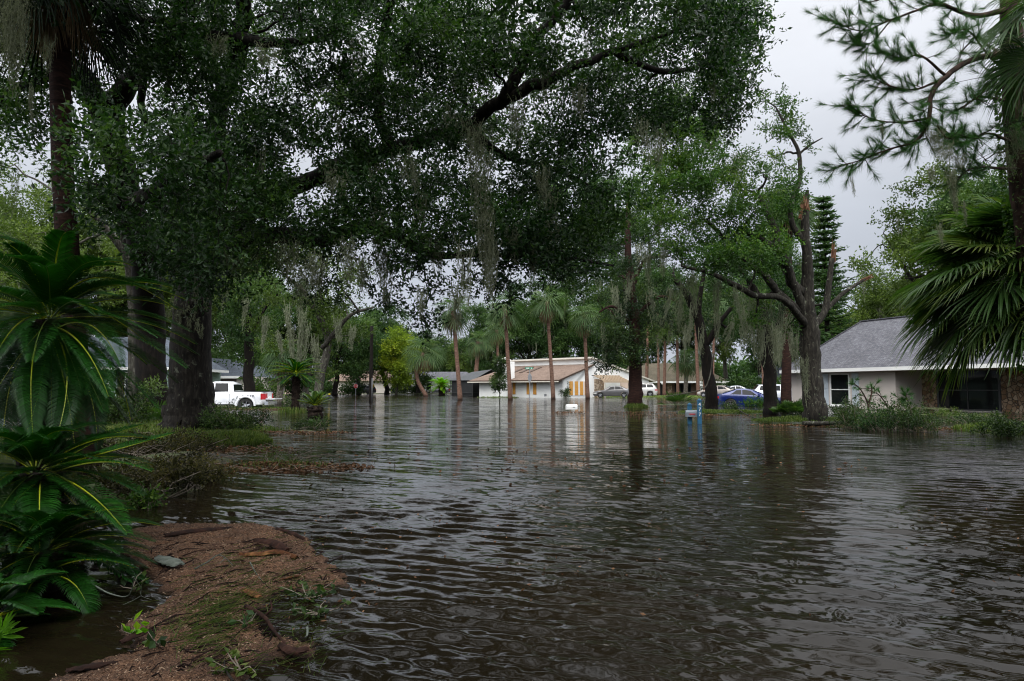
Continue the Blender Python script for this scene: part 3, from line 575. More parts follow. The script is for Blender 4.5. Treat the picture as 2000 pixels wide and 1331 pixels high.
g = Geo(); slab(g, [(-.6, -.5, 2.3), (4.5, -.5, 4.75), (4.5, 8.5, 4.75), (-.6, 8.5, 2.3)][::-1]); slab(g, [(4.5, -.5, 4.75), (9.6, -.5, 2.3), (9.6, 8.5, 2.3), (4.5, 8.5, 4.75)][::-1]); g.build('roof', M['white'], H)
H = house('stop_corner_house', (-36, 137, .1), 0, 'small distant pale house with brown roof behind the stop sign')
g = Geo(); g.box((6, 0, 1.2), (12, .3, 2.5)); g.build('wall', simple('pale stucco', (.66, .60, .54), .8, .05), H)
g = Geo(); g.add([(-.8, -.8, 2.4), (12.8, -.8, 2.4), (12.8, 9, 2.4), (-.8, 9, 2.4), (2, 4, 4.6), (10, 4, 4.6)], Q=[(0, 1, 5, 4), (2, 3, 4, 5)], T=[(1, 2, 5), (3, 0, 4)]); g.build('roof', M['brown_shingle'], H)
H = house('long_white_house', (-23.5, 139, .1), 0, 'long low white house far down the street behind the leaning palm')
g = Geo(); g.box((7.5, 0, 1.3), (17, .3, 2.7)); g.build('wall', M['stucco_white'], H)
g = Geo(); g.add([(-1.8, -.8, 2.6), (16.8, -.8, 2.6), (16.8, 9, 2.6), (-1.8, 9, 2.6), (1, 4, 4.4), (14, 4, 4.4)], Q=[(0, 1, 5, 4), (2, 3, 4, 5)], T=[(1, 2, 5), (3, 0, 4)]); g.build('roof', M['grey_shingle'], H)
for xx in (5.1, 6.6): win(H, (xx, -.17, 1.1), 1.1, 2.0, mull=(1, 1), fw=.1)
Geo().box((11.8, -.2, 1.0), (1.0, .08, 2.0)).build('door', M['black'], H)
H = house('blue_grey_house', (36, 96, .1), math.radians(-20), 'grey roofed house glimpsed between trunks behind the blue coupe')
g = Geo(); g.box((6, 0, 1.3), (14, .3, 2.6)); g.build('wall', simple('grey siding', (.42, .44, .47), .7), H)
g = Geo(); g.add([(-1.8, -.8, 2.5), (13.8, -.8, 2.5), (13.8, 9, 2.5), (-1.8, 9, 2.5), (2, 4, 5), (10, 4, 5)], Q=[(0, 1, 5, 4), (2, 3, 4, 5)], T=[(1, 2, 5), (3, 0, 4)]); g.build('roof', M['blue_shingle'], H)
win(H, (3, -.17, 1.4), 1.2, 1.3, mull=(2, 2)); win(H, (8, -.17, 1.4), 1.2, 1.3, mull=(2, 2))

# ================================================================ CARS
def paint(name, c, metal=.3, rough=.3):
    m, t, b = nmat(name, rough, .5); n = noise(t, 2, 4); c = np.array(c); t.links.new(cr(t, [(.35, tuple(c * .9)), (.65, tuple(np.minimum(c * 1.08, 1)))], n.outputs[0]), b.inputs['Base Color'])
    b.inputs['Metallic'].default_value = metal; b.inputs['Coat Weight'].default_value = .8; b.inputs['Coat Roughness'].default_value = .08; return m
M['tyre'] = simple('tyre rubber', (.018, .018, .018), .85, .2, 8); M['alloy'] = simple('alloy rim', (.6, .6, .62), .3, .05, 4, metal=.8)
M['red_lens'] = simple('red lens', (.45, .015, .02), .2, .1); M['clear_lens'] = simple('clear lens', (.65, .65, .62), .15, .1); M['amber'] = simple('amber lens', (.7, .2, .03), .2, .1)
M['car_black'] = simple('black plastic', (.015, .015, .016), .6, .1); M['chrome'] = simple('chrome', (.75, .76, .78), .15, .03, 3, metal=1)
def car(name, loc, rz, label, pm, L=4.6, Wd=1.8, belt=None, roof=None, wheels=(.85, 3.6), wr=.33, wins=(), wind=None, rear=None, zb=.2, cat='car', bed=None, spokes=5, shut=(), tl=(.34, .15)):
    """x runs from nose (0) to tail (L); belt and roof are (x, z) profiles, origin at ground under the middle"""
    o = empty(name, loc, rz, label, cat); hw = Wd / 2
    bx, bz = zip(*belt); rx, rz_ = zip(*roof)
    def B(x): return np.interp(x, bx, bz)
    def Rf(x): return np.maximum(np.interp(x, rx, rz_, left=-1, right=-1), B(x) + .03)
    def W(x): e = np.minimum(x, L - x); return hw * (1 - .22 * np.exp(-e / .22) - .05 * np.exp(-e / .8))
    def gh(x): return np.clip((Rf(x) - B(x) - .03) / .45, 0, 1)          # how much greenhouse
    def side(x, t): w0 = W(x) * .95; w1 = W(x) * (.93 - .19 * gh(x)); return w0 + (w1 - w0) * t, B(x) + (Rf(x) - .05 - B(x)) * t
    xs = np.unique(np.concatenate([np.linspace(0, L, 34), [0, .03, .08, L - .03, L - .08], bx, rx] + [np.linspace(c - wr * 1.18, c + wr * 1.18, 13) for c in wheels])); xs = xs[(xs >= 0) & (xs <= L)]
    rows = []
    for x in xs:
        e = min(x, L - x); z0 = zb + .12 * math.exp(-e / .1); 
        for c in wheels:
            q = (wr * 1.17) ** 2 - (x - c) ** 2
            if q > 0: z0 = max(z0, wr * .95 + math.sqrt(q))
        w_ = W(x); b_ = B(x); r_ = Rf(x); g_ = gh(x); wi, _ = side(x, 1.0); mid = max(z0 + .04, (zb + b_) / 2)
        h = [(0, z0), (w_ * .92, z0), (w_ * .985, z0 + .05), (w_ * 1.0, mid), (w_ * .985, max(b_ - .10, mid + .01)), (w_ * .95, b_), (wi, max(r_ - .05, b_ + .008)), (wi * .86, r_ - .008), (0, r_ + .02)]
        rows.append([(x - L / 2, -p[0], p[1]) for p in h] + [(x - L / 2, p[0], p[1]) for p in h[-2:0:-1]])
    G = np.array(rows); G2 = np.concatenate([G, G[:, :1]], 1); g = Geo(); g.grid(G2)
    for k, fl in ((0, False), (-1, True)):
        s_ = G[k]; n = len(s_); c_ = s_.mean(0); g.add(np.vstack([s_, c_]), T=[(i, (i + 1) % n, n) if fl else ((i + 1) % n, i, n) for i in range(n)])
    g.build('body', pm, o, smooth=True, sharp=38)
    def patch(f, u, v): return np.array([[f(a, b_) for b_ in v] for a in u])
    for (a0, a1, c0, c1) in wins:       # bottom x range, top x range
        for sd_ in (-1, 1):
            def f(u, t):
                x = (a0 + (a1 - a0) * u) * (1 - t) + (c0 + (c1 - c0) * u) * t; y, z = side(x, .08 + .84 * t); return (x - L / 2, sd_ * (y + .012), z)
            Geo().grid(patch(f, np.linspace(0, 1, 7), np.linspace(0, 1, 4))).build('side_window', M['car_glass'], o, smooth=True)
    for nm, rg in (('windshield', wind), ('rear_window', rear)):
        if rg:
            def f(u, s_):
                x = rg[0] + (rg[1] - rg[0]) * u; y, _ = side(x, 1.0); y *= .9 * s_; return (x - L / 2, y, Rf(x) + .02 * (1 - abs(s_)) + .014)
            Geo().grid(patch(f, np.linspace(.04, .96, 8), np.linspace(-1, 1, 7))).build(nm, M['car_glass'], o, smooth=True)
    for c in wheels:
        for sd_ in (-1, 1):
            y = sd_ * (hw - .11); wo = empty('wheel', (c - L / 2, y, wr)); wo.parent = o
            Geo().lathe([(wr * .62, -.1), (wr * .93, -.105), (wr, -.07), (wr, .07), (wr * .93, .105), (wr * .62, .1), (wr * .62, -.1)], (0, 0, 0), 26, axis='y').build('tyre', M['tyre'], wo, smooth=True, sharp=40)
            g = Geo(); g.lathe([(wr * .63, -.07), (wr * .63, .07), (wr * .56, .06), (wr * .56, -.06)], (0, 0, 0), 26, axis='y'); g.lathe([(0, .075), (wr * .15, .075), (wr * .17, .03), (wr * .15, -.075), (0, -.075)], (0, 0, 0), 12, axis='y')
            for k in range(spokes): a = k * 2 * math.pi / spokes + .3; g.bar((wr * .1 * math.cos(a), sd_ * .045, wr * .1 * math.sin(a)), (wr * .6 * math.cos(a), sd_ * .06, wr * .6 * math.sin(a)), .03, wr * .19)
            g.build('rim', M['alloy'], wo); Geo().lathe([(0, 0), (wr * .56, 0)], (0, -sd_ * .03, 0), 16, axis='y').build('brake', M['car_black'], wo)
    zl = float(B(.12)) - .14; zt = float(B(L - .1)) - .17
    for sd_ in (-1, 1):
        def lens(x0, x1, z, h, mat, nm):
            g = Geo(); xs_ = np.linspace(x0, x1, 5); g.grid(np.array([[(x - L / 2, sd_ * (W(x) * .99 + .012), z + h * q) for q in (-.5, .5)] for x in xs_])); e_ = x0 if x0 < L / 2 else x1
            xe = (0 - .012 if x0 < L / 2 else L + .012) - L / 2; g.poly([(xe, sd_ * W(e_) * .98, z - h / 2), (xe, sd_ * W(e_) * .62, z - h / 2), (xe, sd_ * W(e_) * .62, z + h / 2), (xe, sd_ * W(e_) * .98, z + h / 2)]); g.build(nm, mat, o)
        lens(.0, .42, zl, .12, M['clear_lens'], 'headlight'); lens(L - tl[0], L, zt - (tl[1] - .15) * .4, tl[1], M['red_lens'], 'taillight')
        if wind: 
            xm = wind[0] + .45; g = Geo(); g.box((xm - L / 2, sd_ * (hw + .08), float(B(xm)) + .07), (.14, .2, .13), taper=.8); g.build('side_mirror', pm, o)
        for s in shut: y, z = side(s, 0); Geo().box((s - L / 2, sd_ * (y + .02), z - .13), (.2, .03, .035)).build('door_handle', pm, o)
        # door seams
    Geo().box((L / 2 + .015, 0, zt - .12), (.02, .5, .14)).build('license_plate', M['white'], o)
    Geo().box((-L / 2 - .012, 0, zb + .3), (.03, Wd * .6, .16)).build('grille', M['car_black'], o)
    return o
SED = dict(belt=[(0, .62), (.25, .74), (1.3, .90), (3.7, .98), (4.4, .98), (4.6, .90)], roof=[(1.15, .90), (2.0, 1.36), (2.6, 1.44), (3.2, 1.40), (4.1, 1.0)], wins=[(1.62, 2.52, 2.05, 2.5), (2.58, 3.35, 2.56, 3.1), (3.38, 3.72, 3.15, 3.3)], wind=(1.2, 1.98), rear=(3.25, 4.05), shut=(2.4, 3.3))
CPE = dict(L=4.8, Wd=1.85, belt=[(0, .60), (.25, .72), (1.45, .90), (3.6, 1.0), (4.5, 1.03), (4.8, .95)], roof=[(1.4, .92), (2.25, 1.32), (2.8, 1.41), (3.3, 1.38), (4.3, 1.05)], wins=[(1.95, 2.95, 2.42, 2.95), (3.0, 3.75, 3.0, 3.35)], wind=(1.45, 2.25), rear=(3.35, 4.25), wheels=(.95, 3.72), wr=.34, shut=(2.9,))
SUV = dict(L=4.75, Wd=1.85, belt=[(0, .75), (.2, .95), (1.15, 1.08), (4.4, 1.16), (4.72, 1.0)], roof=[(1.05, 1.1), (1.75, 1.62), (2.4, 1.71), (4.2, 1.68), (4.62, 1.2)], wins=[(1.5, 2.4, 1.85, 2.4), (2.47, 3.35, 2.47, 3.3), (3.42, 4.25, 3.37, 4.1)], wind=(1.1, 1.75), rear=(4.22, 4.6), wheels=(.9, 3.8), wr=.36, zb=.26, shut=(2.3, 3.2))
a = at(1466, 790, 47); bc = car('blue_coupe', (a[0], a[1], -.24), math.radians(180 - 17), 'deep blue two door coupe standing in flood water between the trees', paint('deep blue paint', (.002, .014, .12), .3), **CPE)
a = at(1197, 770, 81.5); car('grey_sedan', (a[0], a[1], .02), math.radians(-10), 'grey sedan parked by the pergola of the white house', paint('grey paint', (.12, .115, .115), .5), **SED)
a = at(1247, 770, 89); car('silver_crossover', (a[0], a[1], .05), math.radians(-7), 'silver crossover parked behind the thick red-barked trunk', paint('silver paint', (.55, .53, .50), .4), **SUV)
a = at(1402, 770, 82); car('tan_sedan', (a[0], a[1], .04), math.radians(-35), 'tan sedan behind the leaning trunk, its red tail light showing', paint('tan paint', (.34, .29, .25), .4), **SED)
a = at(1432, 765, 93); car('silver_sedan', (a[0], a[1], .06), math.radians(-12), 'pale silver sedan whose roof shows above the blue coupe', paint('pale silver paint', (.55, .57, .60), .4), **SED)
a = at(1522, 772, 61); car('white_crossover', (a[0], a[1], -.2), math.radians(172), 'white crossover half hidden between trunks right of the blue coupe', paint('pearl paint', (.62, .64, .68), .2), **SUV)
a = at(709, 768, 128); car('dark_suv', (a[0], a[1], -.05), math.radians(38), 'black sport utility vehicle far away beside the stop sign', paint('black car paint', (.012, .012, .015), .2), **SUV)
a = at(856, 766, 134); car('dark_sedan', (a[0], a[1], .0), math.radians(10), 'dark sedan in the distance behind the lime green sago', paint('charcoal paint', (.05, .05, .055), .3), **SED)
a = at(884, 765, 136); car('white_van', (a[0], a[1], .05), math.radians(180), 'white vehicle in the distance left of the first tall palm trunk', paint('white car paint', (.7, .7, .7), 0), **SUV)
# the pickup
TR = dict(L=5.55, Wd=2.0, belt=[(0, .95), (.15, 1.10), (1.35, 1.16), (3.55, 1.20), (5.5, 1.20), (5.55, 1.18)], roof=[(1.3, 1.17), (1.95, 1.74), (2.5, 1.84), (3.35, 1.83), (3.62, 1.70), (3.72, 1.21)], wins=[(1.78, 2.52, 2.05, 2.52), (2.62, 3.42, 2.60, 3.34)], wind=(1.33, 1.93), rear=(3.63, 3.71), wheels=(.98, 4.45), wr=.41, zb=.42, shut=(2.4, 3.3), spokes=6, tl=(.26, .36))
a = at(435, 790, 41.5); WP = paint('white truck paint', (.80, .81, .83), 0)
tk = car('pickup_truck', (a[0], a[1], -.24), math.radians(3), 'white crew cab pickup with its tailgate down parked beyond the big oak', WP, cat='pickup truck', **TR)
g = Geo(); g.box((2.775 + .28, 0, .80), (.56, 1.5, .06)); g.build('tailgate', WP, tk)
g = Geo(); g.box((.9 + .96, 0, 1.235), (1.85, 1.7, .03)); g.build('bed_cover', M['car_black'], tk)
g = Geo(); g.box((2.775 + .1, 0, .55), (.2, 1.9, .2)); g.build('bumper', M['chrome'], tk)
for s in (-1, 1):
    g = Geo()
    for c in (4.45 - 2.775, .98 - 2.775):
        th = np.linspace(.0, math.pi, 15)
        G = np.array([[(c + r_ * math.cos(q), s * y_, .40 + r_ * math.sin(q)) for r_, y_ in ((.475, .985), (.50, 1.035), (.58, 1.03), (.60, .995))] for q in th]); g.grid(G)
    g.build('wheel_flare', WP, tk, smooth=True)
    for xx in (2.56, 3.5, 1.6):
        Geo().box((xx - 2.775, s * (.993 if xx > 1.7 else .99), .82), (.012, .012, .62)).build('door_seam', M['car_black'], tk)
    Geo().box((.0, s * 1.0, .47), (1.9, .09, .06)).build('side_step', M['car_black'], tk)
Mx = Matrix.Translation((1.95, -1.003, .98)) @ Matrix.Rotation(math.radians(90), 4, 'X') @ Matrix.Diagonal((1.5, 1, 1, 1))
text_geo('XTR', .17, .004, M['car_black'], 'lettering', tk, Mx)

# ================================================================ STREET THINGS
def pole(name, base, ztop, r, mat, label, cat, sleeve=None):
    o = empty(name, base, 0, label, cat); T = Geo(); rg = np.random.default_rng(1); n = 14; P = [(0.01 * math.sin(k), 0, -.5 + (ztop + .5) * k / (n - 1)) for k in range(n)]
    T.tube(P, np.linspace(r, r * .75, n), 10, rough=.05, rng=rg); T.build('pole', mat, o, smooth=True)
    if sleeve: Geo().tube([(r * .8, -r, -.4), (r * .8, -r, sleeve)], r * .35, 8).build('conduit', M['alum'], o, smooth=True)
    return o
p = wat(724, 787); up = pole('utility_pole', (p[0], p[1], 0), 6.3, .165, M['dark_bark'], 'dark bare wooden pole standing in the flooded street left of centre', 'pole', 2.0)
p = wat(643, 779); mk = empty('marker_post', (p[0], p[1], 0), 0, 'short dark marker post with a yellow top left of the wooden pole', 'post')
Geo().tube([(0, 0, -.3), (0, 0, .45)], .08, 8).build('post', M['black'], mk); Geo().box((0, 0, .52), (.2, .16, .16)).build('marker', simple('yellow marker', (.6, .45, .03)), mk)
# stop sign far away
def octagon(r, y): return [(r * math.cos(math.pi / 8 + k * math.pi / 4), y, r * math.sin(math.pi / 8 + k * math.pi / 4)) for k in range(8)]
M['sign_red'] = simple('sign red', (.55, .02, .03), .4, .05); M['sign_green'] = simple('sign green', (.01, .22, .12), .4, .05)
a = at(695, 755, 112); s_ = empty('stop_sign', (a[0], a[1], 0), math.radians(-8), 'red octagonal stop sign in front of the far brown roofed house', 'stop sign')
Geo().tube([(0, 0, -.4), (0, 0, 2.0)], .04, 6).build('post', M['steel'], s_)
pl = Geo().prism([(q[0], -.05, q[2] + 1.45) for q in octagon(.38, 0)], (0, .02, 0)).build('sign_panel', M['white'], s_)
Geo().prism([(q[0], -.06, q[2] + 1.45) for q in octagon(.345, 0)], (0, .008, 0)).build('red_face', M['sign_red'], pl)
text_geo('STOP', .25, .003, M['white'], 'lettering', pl, Matrix.Translation((0, -.066, 1.45)) @ Matrix.Rotation(math.radians(90), 4, 'X'))
a = at(728, 755, 118); s_ = empty('warning_sign', (a[0], a[1], 0), 0, 'small yellow diamond sign just right of the wooden pole', 'sign')
Geo().tube([(0, 0, -.3), (0, 0, 1.9)], .04, 6).build('post', M['steel'], s_); Geo().prism([(.38, -.06, 1.5), (0, -.06, 1.88), (-.38, -.06, 1.5), (0, -.06, 1.12)], (0, .02, 0)).build('sign_panel', simple('sign yellow', (.7, .42, .02), .4), s_)
# street name sign, octagon seen from behind
p = wat(1034.5, 783); s_ = empty('street_sign', (p[0], p[1], 0), math.radians(8), 'green street name sign above the grey back of a stop sign before the white house', 'street sign')
Geo().tube([(0, 0, -.4), (0, 0, 3.0)], .035, 8).build('post', M['steel'], s_)
Geo().prism([(q[0] * .45, -.05, q[2] + 2.15) for q in octagon(.42, 0)], (.02, .02, 0)).build('sign_back', M['steel'], s_)
nb = Geo().box((-.05, -.04, 3.05), (.72, .03, .2)).build('name_blade', M['sign_green'], s_)
g = Geo()
for k, (x_, w_) in enumerate(((-.3, .03), (-.25, .05), (-.18, .04), (-.12, .05), (-.06, .03), (.14, .04), (.2, .05))): g.box((x_, -.058, 3.05), (w_, .006, .1))
g.build('lettering', M['white'], nb)
# mailboxes
p = wat(1117, 803); mb = empty('white_mailbox', (p[0], p[1], 0), math.radians(12), 'white mailbox barely above the flood, leaves caught around its post', 'mailbox')
def mailbox_body(g, L, W, H, c):
    th = np.linspace(0, math.pi, 9); pr = [(W / 2, 0)] + [(W / 2 * math.cos(q), H - W / 2 + W / 2 * math.sin(q)) for q in th] + [(-W / 2, 0)]
    g.prism([(c[0] - L / 2, c[1] + y, c[2] + z) for y, z in pr], (L, 0, 0))
g = Geo(); mailbox_body(g, .56, .22, .26, (0, 0, .08)); g.build('box', M['white'], mb); Geo().box((0, 0, -.2), (.1, .1, .55)).build('post', M['trim'], mb)
g = Geo(); mailbox_body(g, .03, .235, .27, (-.30, 0, .075)); g.build('door', M['white'], mb); Geo().box((.08, -.12, .2), (.12, .01, .03)).build('flag', M['black'], mb)
p = wat(1356, 828); q0 = empty('blue_mailbox_stand', (p[0], p[1], 0), math.radians(-4), 'grey mailbox between two blue posts numbered 477 standing in the water', 'mailbox')
M['post_blue'] = simple('blue painted wood', (.015, .10, .19), .6, .2, 6)
for x_, y_, h in ((-.13, .12, .63), (.16, -.1, .78)):
    g = Geo(); g.box((x_, y_, h / 2 - .25), (.13, .13, h + .5)); g.box((x_, y_, h + .02), (.15, .15, .03)); g.box((x_, y_, h + .06), (.10, .10, .05), taper=.4); g.build('post', M['post_blue'], q0)
g = Geo(); mailbox_body(g, .52, .18, .23, (-.02, .03, .24)); bx_ = g.build('box', simple('galvanised mailbox', (.20, .23, .26), .5, .15, 6, metal=.2), q0)
Geo().box((-.07, -.066, .33), (.2, .01, .035)).build('flag', simple('flag red', (.5, .04, .05)), bx_)
for k, ch_ in enumerate('477'): text_geo(ch_, .17, .003, M['white'], 'house_number', q0, Matrix.Translation((.16, -.169, .66 - k * .17)) @ Matrix.Rotation(math.radians(90), 4, 'X'))
# globe lamp
a = at(1294, 749, 96); s_ = empty('globe_lamp', (a[0], a[1], .05), 0, 'white globe lamp on a dark post before the brick house', 'lamp')
Geo().tube([(0, 0, 0), (0, 0, 1.55)], .05, 8).build('post', M['black'], s_); Geo().lathe([(0, -.2)] + [(.2 * math.cos(q), .2 * math.sin(q)) for q in np.linspace(-1.4, 1.4, 9)] + [(0, .2)], (0, 0, 1.75), 14).build('globe', M['white'], s_, smooth=True)
# power lines beyond
for k, (ya, yb) in enumerate(((648, 651), (661, 664))):
    A, B_ = at(700, ya - 6, 150), at(1100, yb + 6, 150); t_ = np.linspace(0, 1, 16)[:, None]; P = A + (B_ - A) * t_; P[:, 2] -= 1.2 * 4 * (t_ * (1 - t_))[:, 0] * .5
    tag(Geo().tube(P, .035, 4).build('power_line', M['black']), ('upper' if k == 0 else 'lower') + ' overhead wire crossing the sky gap left of centre', 'power line', 'overhead wires')
M['fan_leaf_dark'] = leafmat('shaded fan leaves', (.006, .016, .006), (.012, .03, .01), (.03, .055, .02), .5, .1)  # fan leaf copy with the canopy shade put into its colour
# ================================================================ PALMS AND SAGOS
def fan(g, hub, T, up, L, ns=34, wd=.035, arc=125, droop=.35, rng=None, tone=.4, m=0, cup=.25):
    """costapalmate leaf: pleated blades from the hub; T = leaf axis, up = face normal"""
    T = nrm(T); S = nrm(np.cross(T, up)); U = np.cross(S, T)
    th = np.radians(np.linspace(-arc, arc, ns)) + rng.normal(0, .025, ns); ll = L * (.62 + .38 * np.cos(th / 1.7)) * (1 + rng.normal(0, .05, ns))
    d = T[None] * np.cos(th)[:, None] + S[None] * np.sin(th)[:, None]; sd_ = -T[None] * np.sin(th)[:, None] + S[None] * np.cos(th)[:, None]
    lift = U[None] * (cup * np.abs(np.sin(th)) - .10)[:, None]; grav = np.array([0, 0, -1.])[None]
    def pt(f, w_, dr): c = hub + (d + lift) * (ll * f)[:, None] + grav * (droop * dr * ll)[:, None]; return c - sd_ * w_, c + sd_ * w_, c
    a0, a1, _ = pt(.06, .004, 0); b0, b1, bc_ = pt(.52, wd * .5, .10); c0, c1, cc_ = pt(.8, wd * .34, .38); e0, e1, ec = pt(1.0, .002, .85 + 0 * 1)
    bc_ = bc_ - U[None] * wd * .28; cc_ = cc_ - U[None] * wd * .18
    V = np.stack([a0, b0, bc_, b1, c0, cc_, c1, ec], 1); n = ns; k = (np.arange(n) * 8)[:, None]
    Q = np.vstack([k + np.array([[1, 4, 5, 2]]), k + np.array([[2, 5, 6, 3]])]); Tt = np.vstack([k + np.array([[0, 1, 2]]), k + np.array([[0, 2, 3]]), k + np.array([[4, 7, 5]]), k + np.array([[5, 7, 6]])])
    ta = np.clip(tone + rng.normal(0, .1, n), 0, 1); g.add(V.reshape(-1, 3), Q, Tt, a=np.stack([ta, ta, ta - .1, ta, ta + .12, ta, ta + .12, ta + .35], 1).ravel().clip(0, 1), m=m)
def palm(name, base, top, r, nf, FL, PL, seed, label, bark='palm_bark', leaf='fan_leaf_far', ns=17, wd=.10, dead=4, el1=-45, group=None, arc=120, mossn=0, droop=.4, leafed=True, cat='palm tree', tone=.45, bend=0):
    rng = np.random.default_rng(seed); base = np.array(base, float); top = np.array(top, float)
    o = empty(name, base, 0, label, cat, group); g = Geo(); P = [base + (top - base) * t_ + np.array([bend * math.sin(t_ * math.pi), 0, 0]) for t_ in np.linspace(0, 1, 16)]; P[0] = P[0] - np.array([0, 0, .4])
    R = r * (1 + .25 * np.exp(-np.linspace(0, 1, 16) * 9)) * np.linspace(1, .82, 16) * (1 + rng.normal(0, .02, 16)); R[-2:] *= 1.25
    g.tube(P, R, 10, rough=.06, rng=rng); g.build('trunk', M[bark], o, smooth=True, org=tuple(base)).location = (0, 0, 0)
    f = Geo(); hub0 = np.array(P[-1])
    for k in range(nf + dead):
        az = k * 2.39996 + rng.normal(0, .15); isd = k >= nf; el = math.radians(-60 + rng.normal(0, 8)) if isd else math.radians(80 - (80 - el1) * (k / max(nf - 1, 1)) ** .85 + rng.normal(0, 7))
        D = np.array([math.cos(az) * math.cos(el), math.sin(az) * math.cos(el), math.sin(el)]); pl = PL * (.6 if isd else 1) * rng.uniform(.85, 1.1)
        tip = hub0 + D * pl + np.array([0, 0, -.10 * pl]); mid = hub0 + D * pl * .5 + np.array([0, 0, .03 * pl]); f.tube([hub0, mid, tip], [r * .16 + .006, .010 + wd * .08, .006 + wd * .06], 4, cap=False, m=1 if isd else 0, a=.8)
        T = nrm(tip - mid + np.array([0, 0, -.25])); side_ = nrm(np.cross(T, [0, 0, 1])) ; U = nrm(np.cross(side_, T)) if True else None
        U = nrm(U + side_ * rng.normal(0, .35))
        fan(f, tip, T, U, FL * (.75 if isd else 1) * rng.uniform(.85, 1.1), ns, wd, arc if not isd else 60, droop * (1.6 if isd else rng.uniform(.7, 1.3)), rng, np.clip(tone + rng.normal(0, .15), .05, .9), m=1 if isd else 0)
    f.build('crown', [M[leaf], M['dead_frond']], o, org=tuple(base)).location = (0, 0, 0)
    if mossn:
        mg = Geo()
        for k in range(mossn): moss_bunch(mg, hub0 + rng.normal(size=3) * np.array([.5, .5, .25]), rng.uniform(1.5, 3.2), .25, rng, n=160, ps=.16, pw=.03)
        mg.build('spanish_moss', M['moss'], o, org=tuple(base)).location = (0, 0, 0)
    return o
def palm_px(name, bx, by, tx, ty, rpx, *a, Z=None, **k):
    if Z is None: b_ = wat(bx, by); Z = b_[1]
    else: b_ = at(bx, by, Z)
    t_ = at(tx, ty, Z); b_[2] = max(min(b_[2], .1), -.1); return palm(name, b_, t_, rpx / FPX * Z * (.78 if Z > 40 else 1), *a, **k)
def sago_frond(P0, P1, P2, Lw, rng, parent, n=74, up=None, tone=.45, lift=.35, wl=.0085, name='frond', pr=.009, org=None, mats=None, g=None, tw=0):
    """P0 base, P1 bezier control, P2 tip: midrib with two combs of leaflets"""
    own = g is None; g = g or Geo(); P0, P1, P2 = map(np.array, (P0, P1, P2)); t_ = np.linspace(0, 1, 22)[:, None]
    R_b = (1 - t_) ** 2 * P0 + 2 * t_ * (1 - t_) * P1 + t_ * t_ * P2; g.tube(R_b, np.linspace(pr, pr * .35, 22), 5, m=1, a=.5)
    t1 = np.linspace(.10, .995, n)[:, None]; Cc = (1 - t1) ** 2 * P0 + 2 * t1 * (1 - t1) * P1 + t1 * t1 * P2; T = nrm(2 * (1 - t1) * (P1 - P0) + 2 * t1 * (P2 - P1))
    upv = np.array([0, 0, 1.]) if up is None else nrm(up); S = np.cross(T, upv); bad = np.linalg.norm(S, axis=1) < .05; S[bad] = (1, 0, 0); S = nrm(S)
    if tw: Uq = np.cross(S, T); S = nrm(S * math.cos(tw) + Uq * math.sin(tw))
    U = nrm(np.cross(S, T)); prof = np.minimum(1, t1 / .22) ** .6 * (1 - np.clip((t1 - .55) / .45, 0, 1) ** 2.2 * .72) * Lw
    ang = np.radians(78 - 38 * t1 ** 1.5)
    for sd_ in (-1, 1):
        ln = prof * (1 + rng.normal(0, .05, (n, 1))); D = S * sd_ * np.sin(ang) + T * np.cos(ang) + U * lift; D = nrm(D + rng.normal(0, .025, (n, 3))); Wv = nrm(np.cross(D, U + S * sd_ * .2)) * wl
        E = Cc + U * pr * .4; m1 = E + D * ln * .45 + U * 0; m2 = m1 + nrm(D + T * .22 - U * .25) * ln * .33; tp = m2 + nrm(D + T * .35 - U * .5 + np.array([0, 0, -.15])) * ln * .24
        V = np.stack([E - Wv * .6, E + Wv * .6, m1 - Wv, m1 + Wv, m2 - Wv * .8, m2 + Wv * .8, tp], 1); k = (np.arange(n) * 7)[:, None]
        tn = np.clip(tone + rng.normal(0, .12, n), 0, 1)
        g.add(V.reshape(-1, 3), np.vstack([k + np.array([[0, 1, 3, 2]]), k + np.array([[2, 3, 5, 4]])]), k + np.array([[4, 5, 6]]), a=np.repeat(tn, 7))
    if own: return g.build(name, mats or [M['sago_leaf'], M['rachis']], parent, org=org)
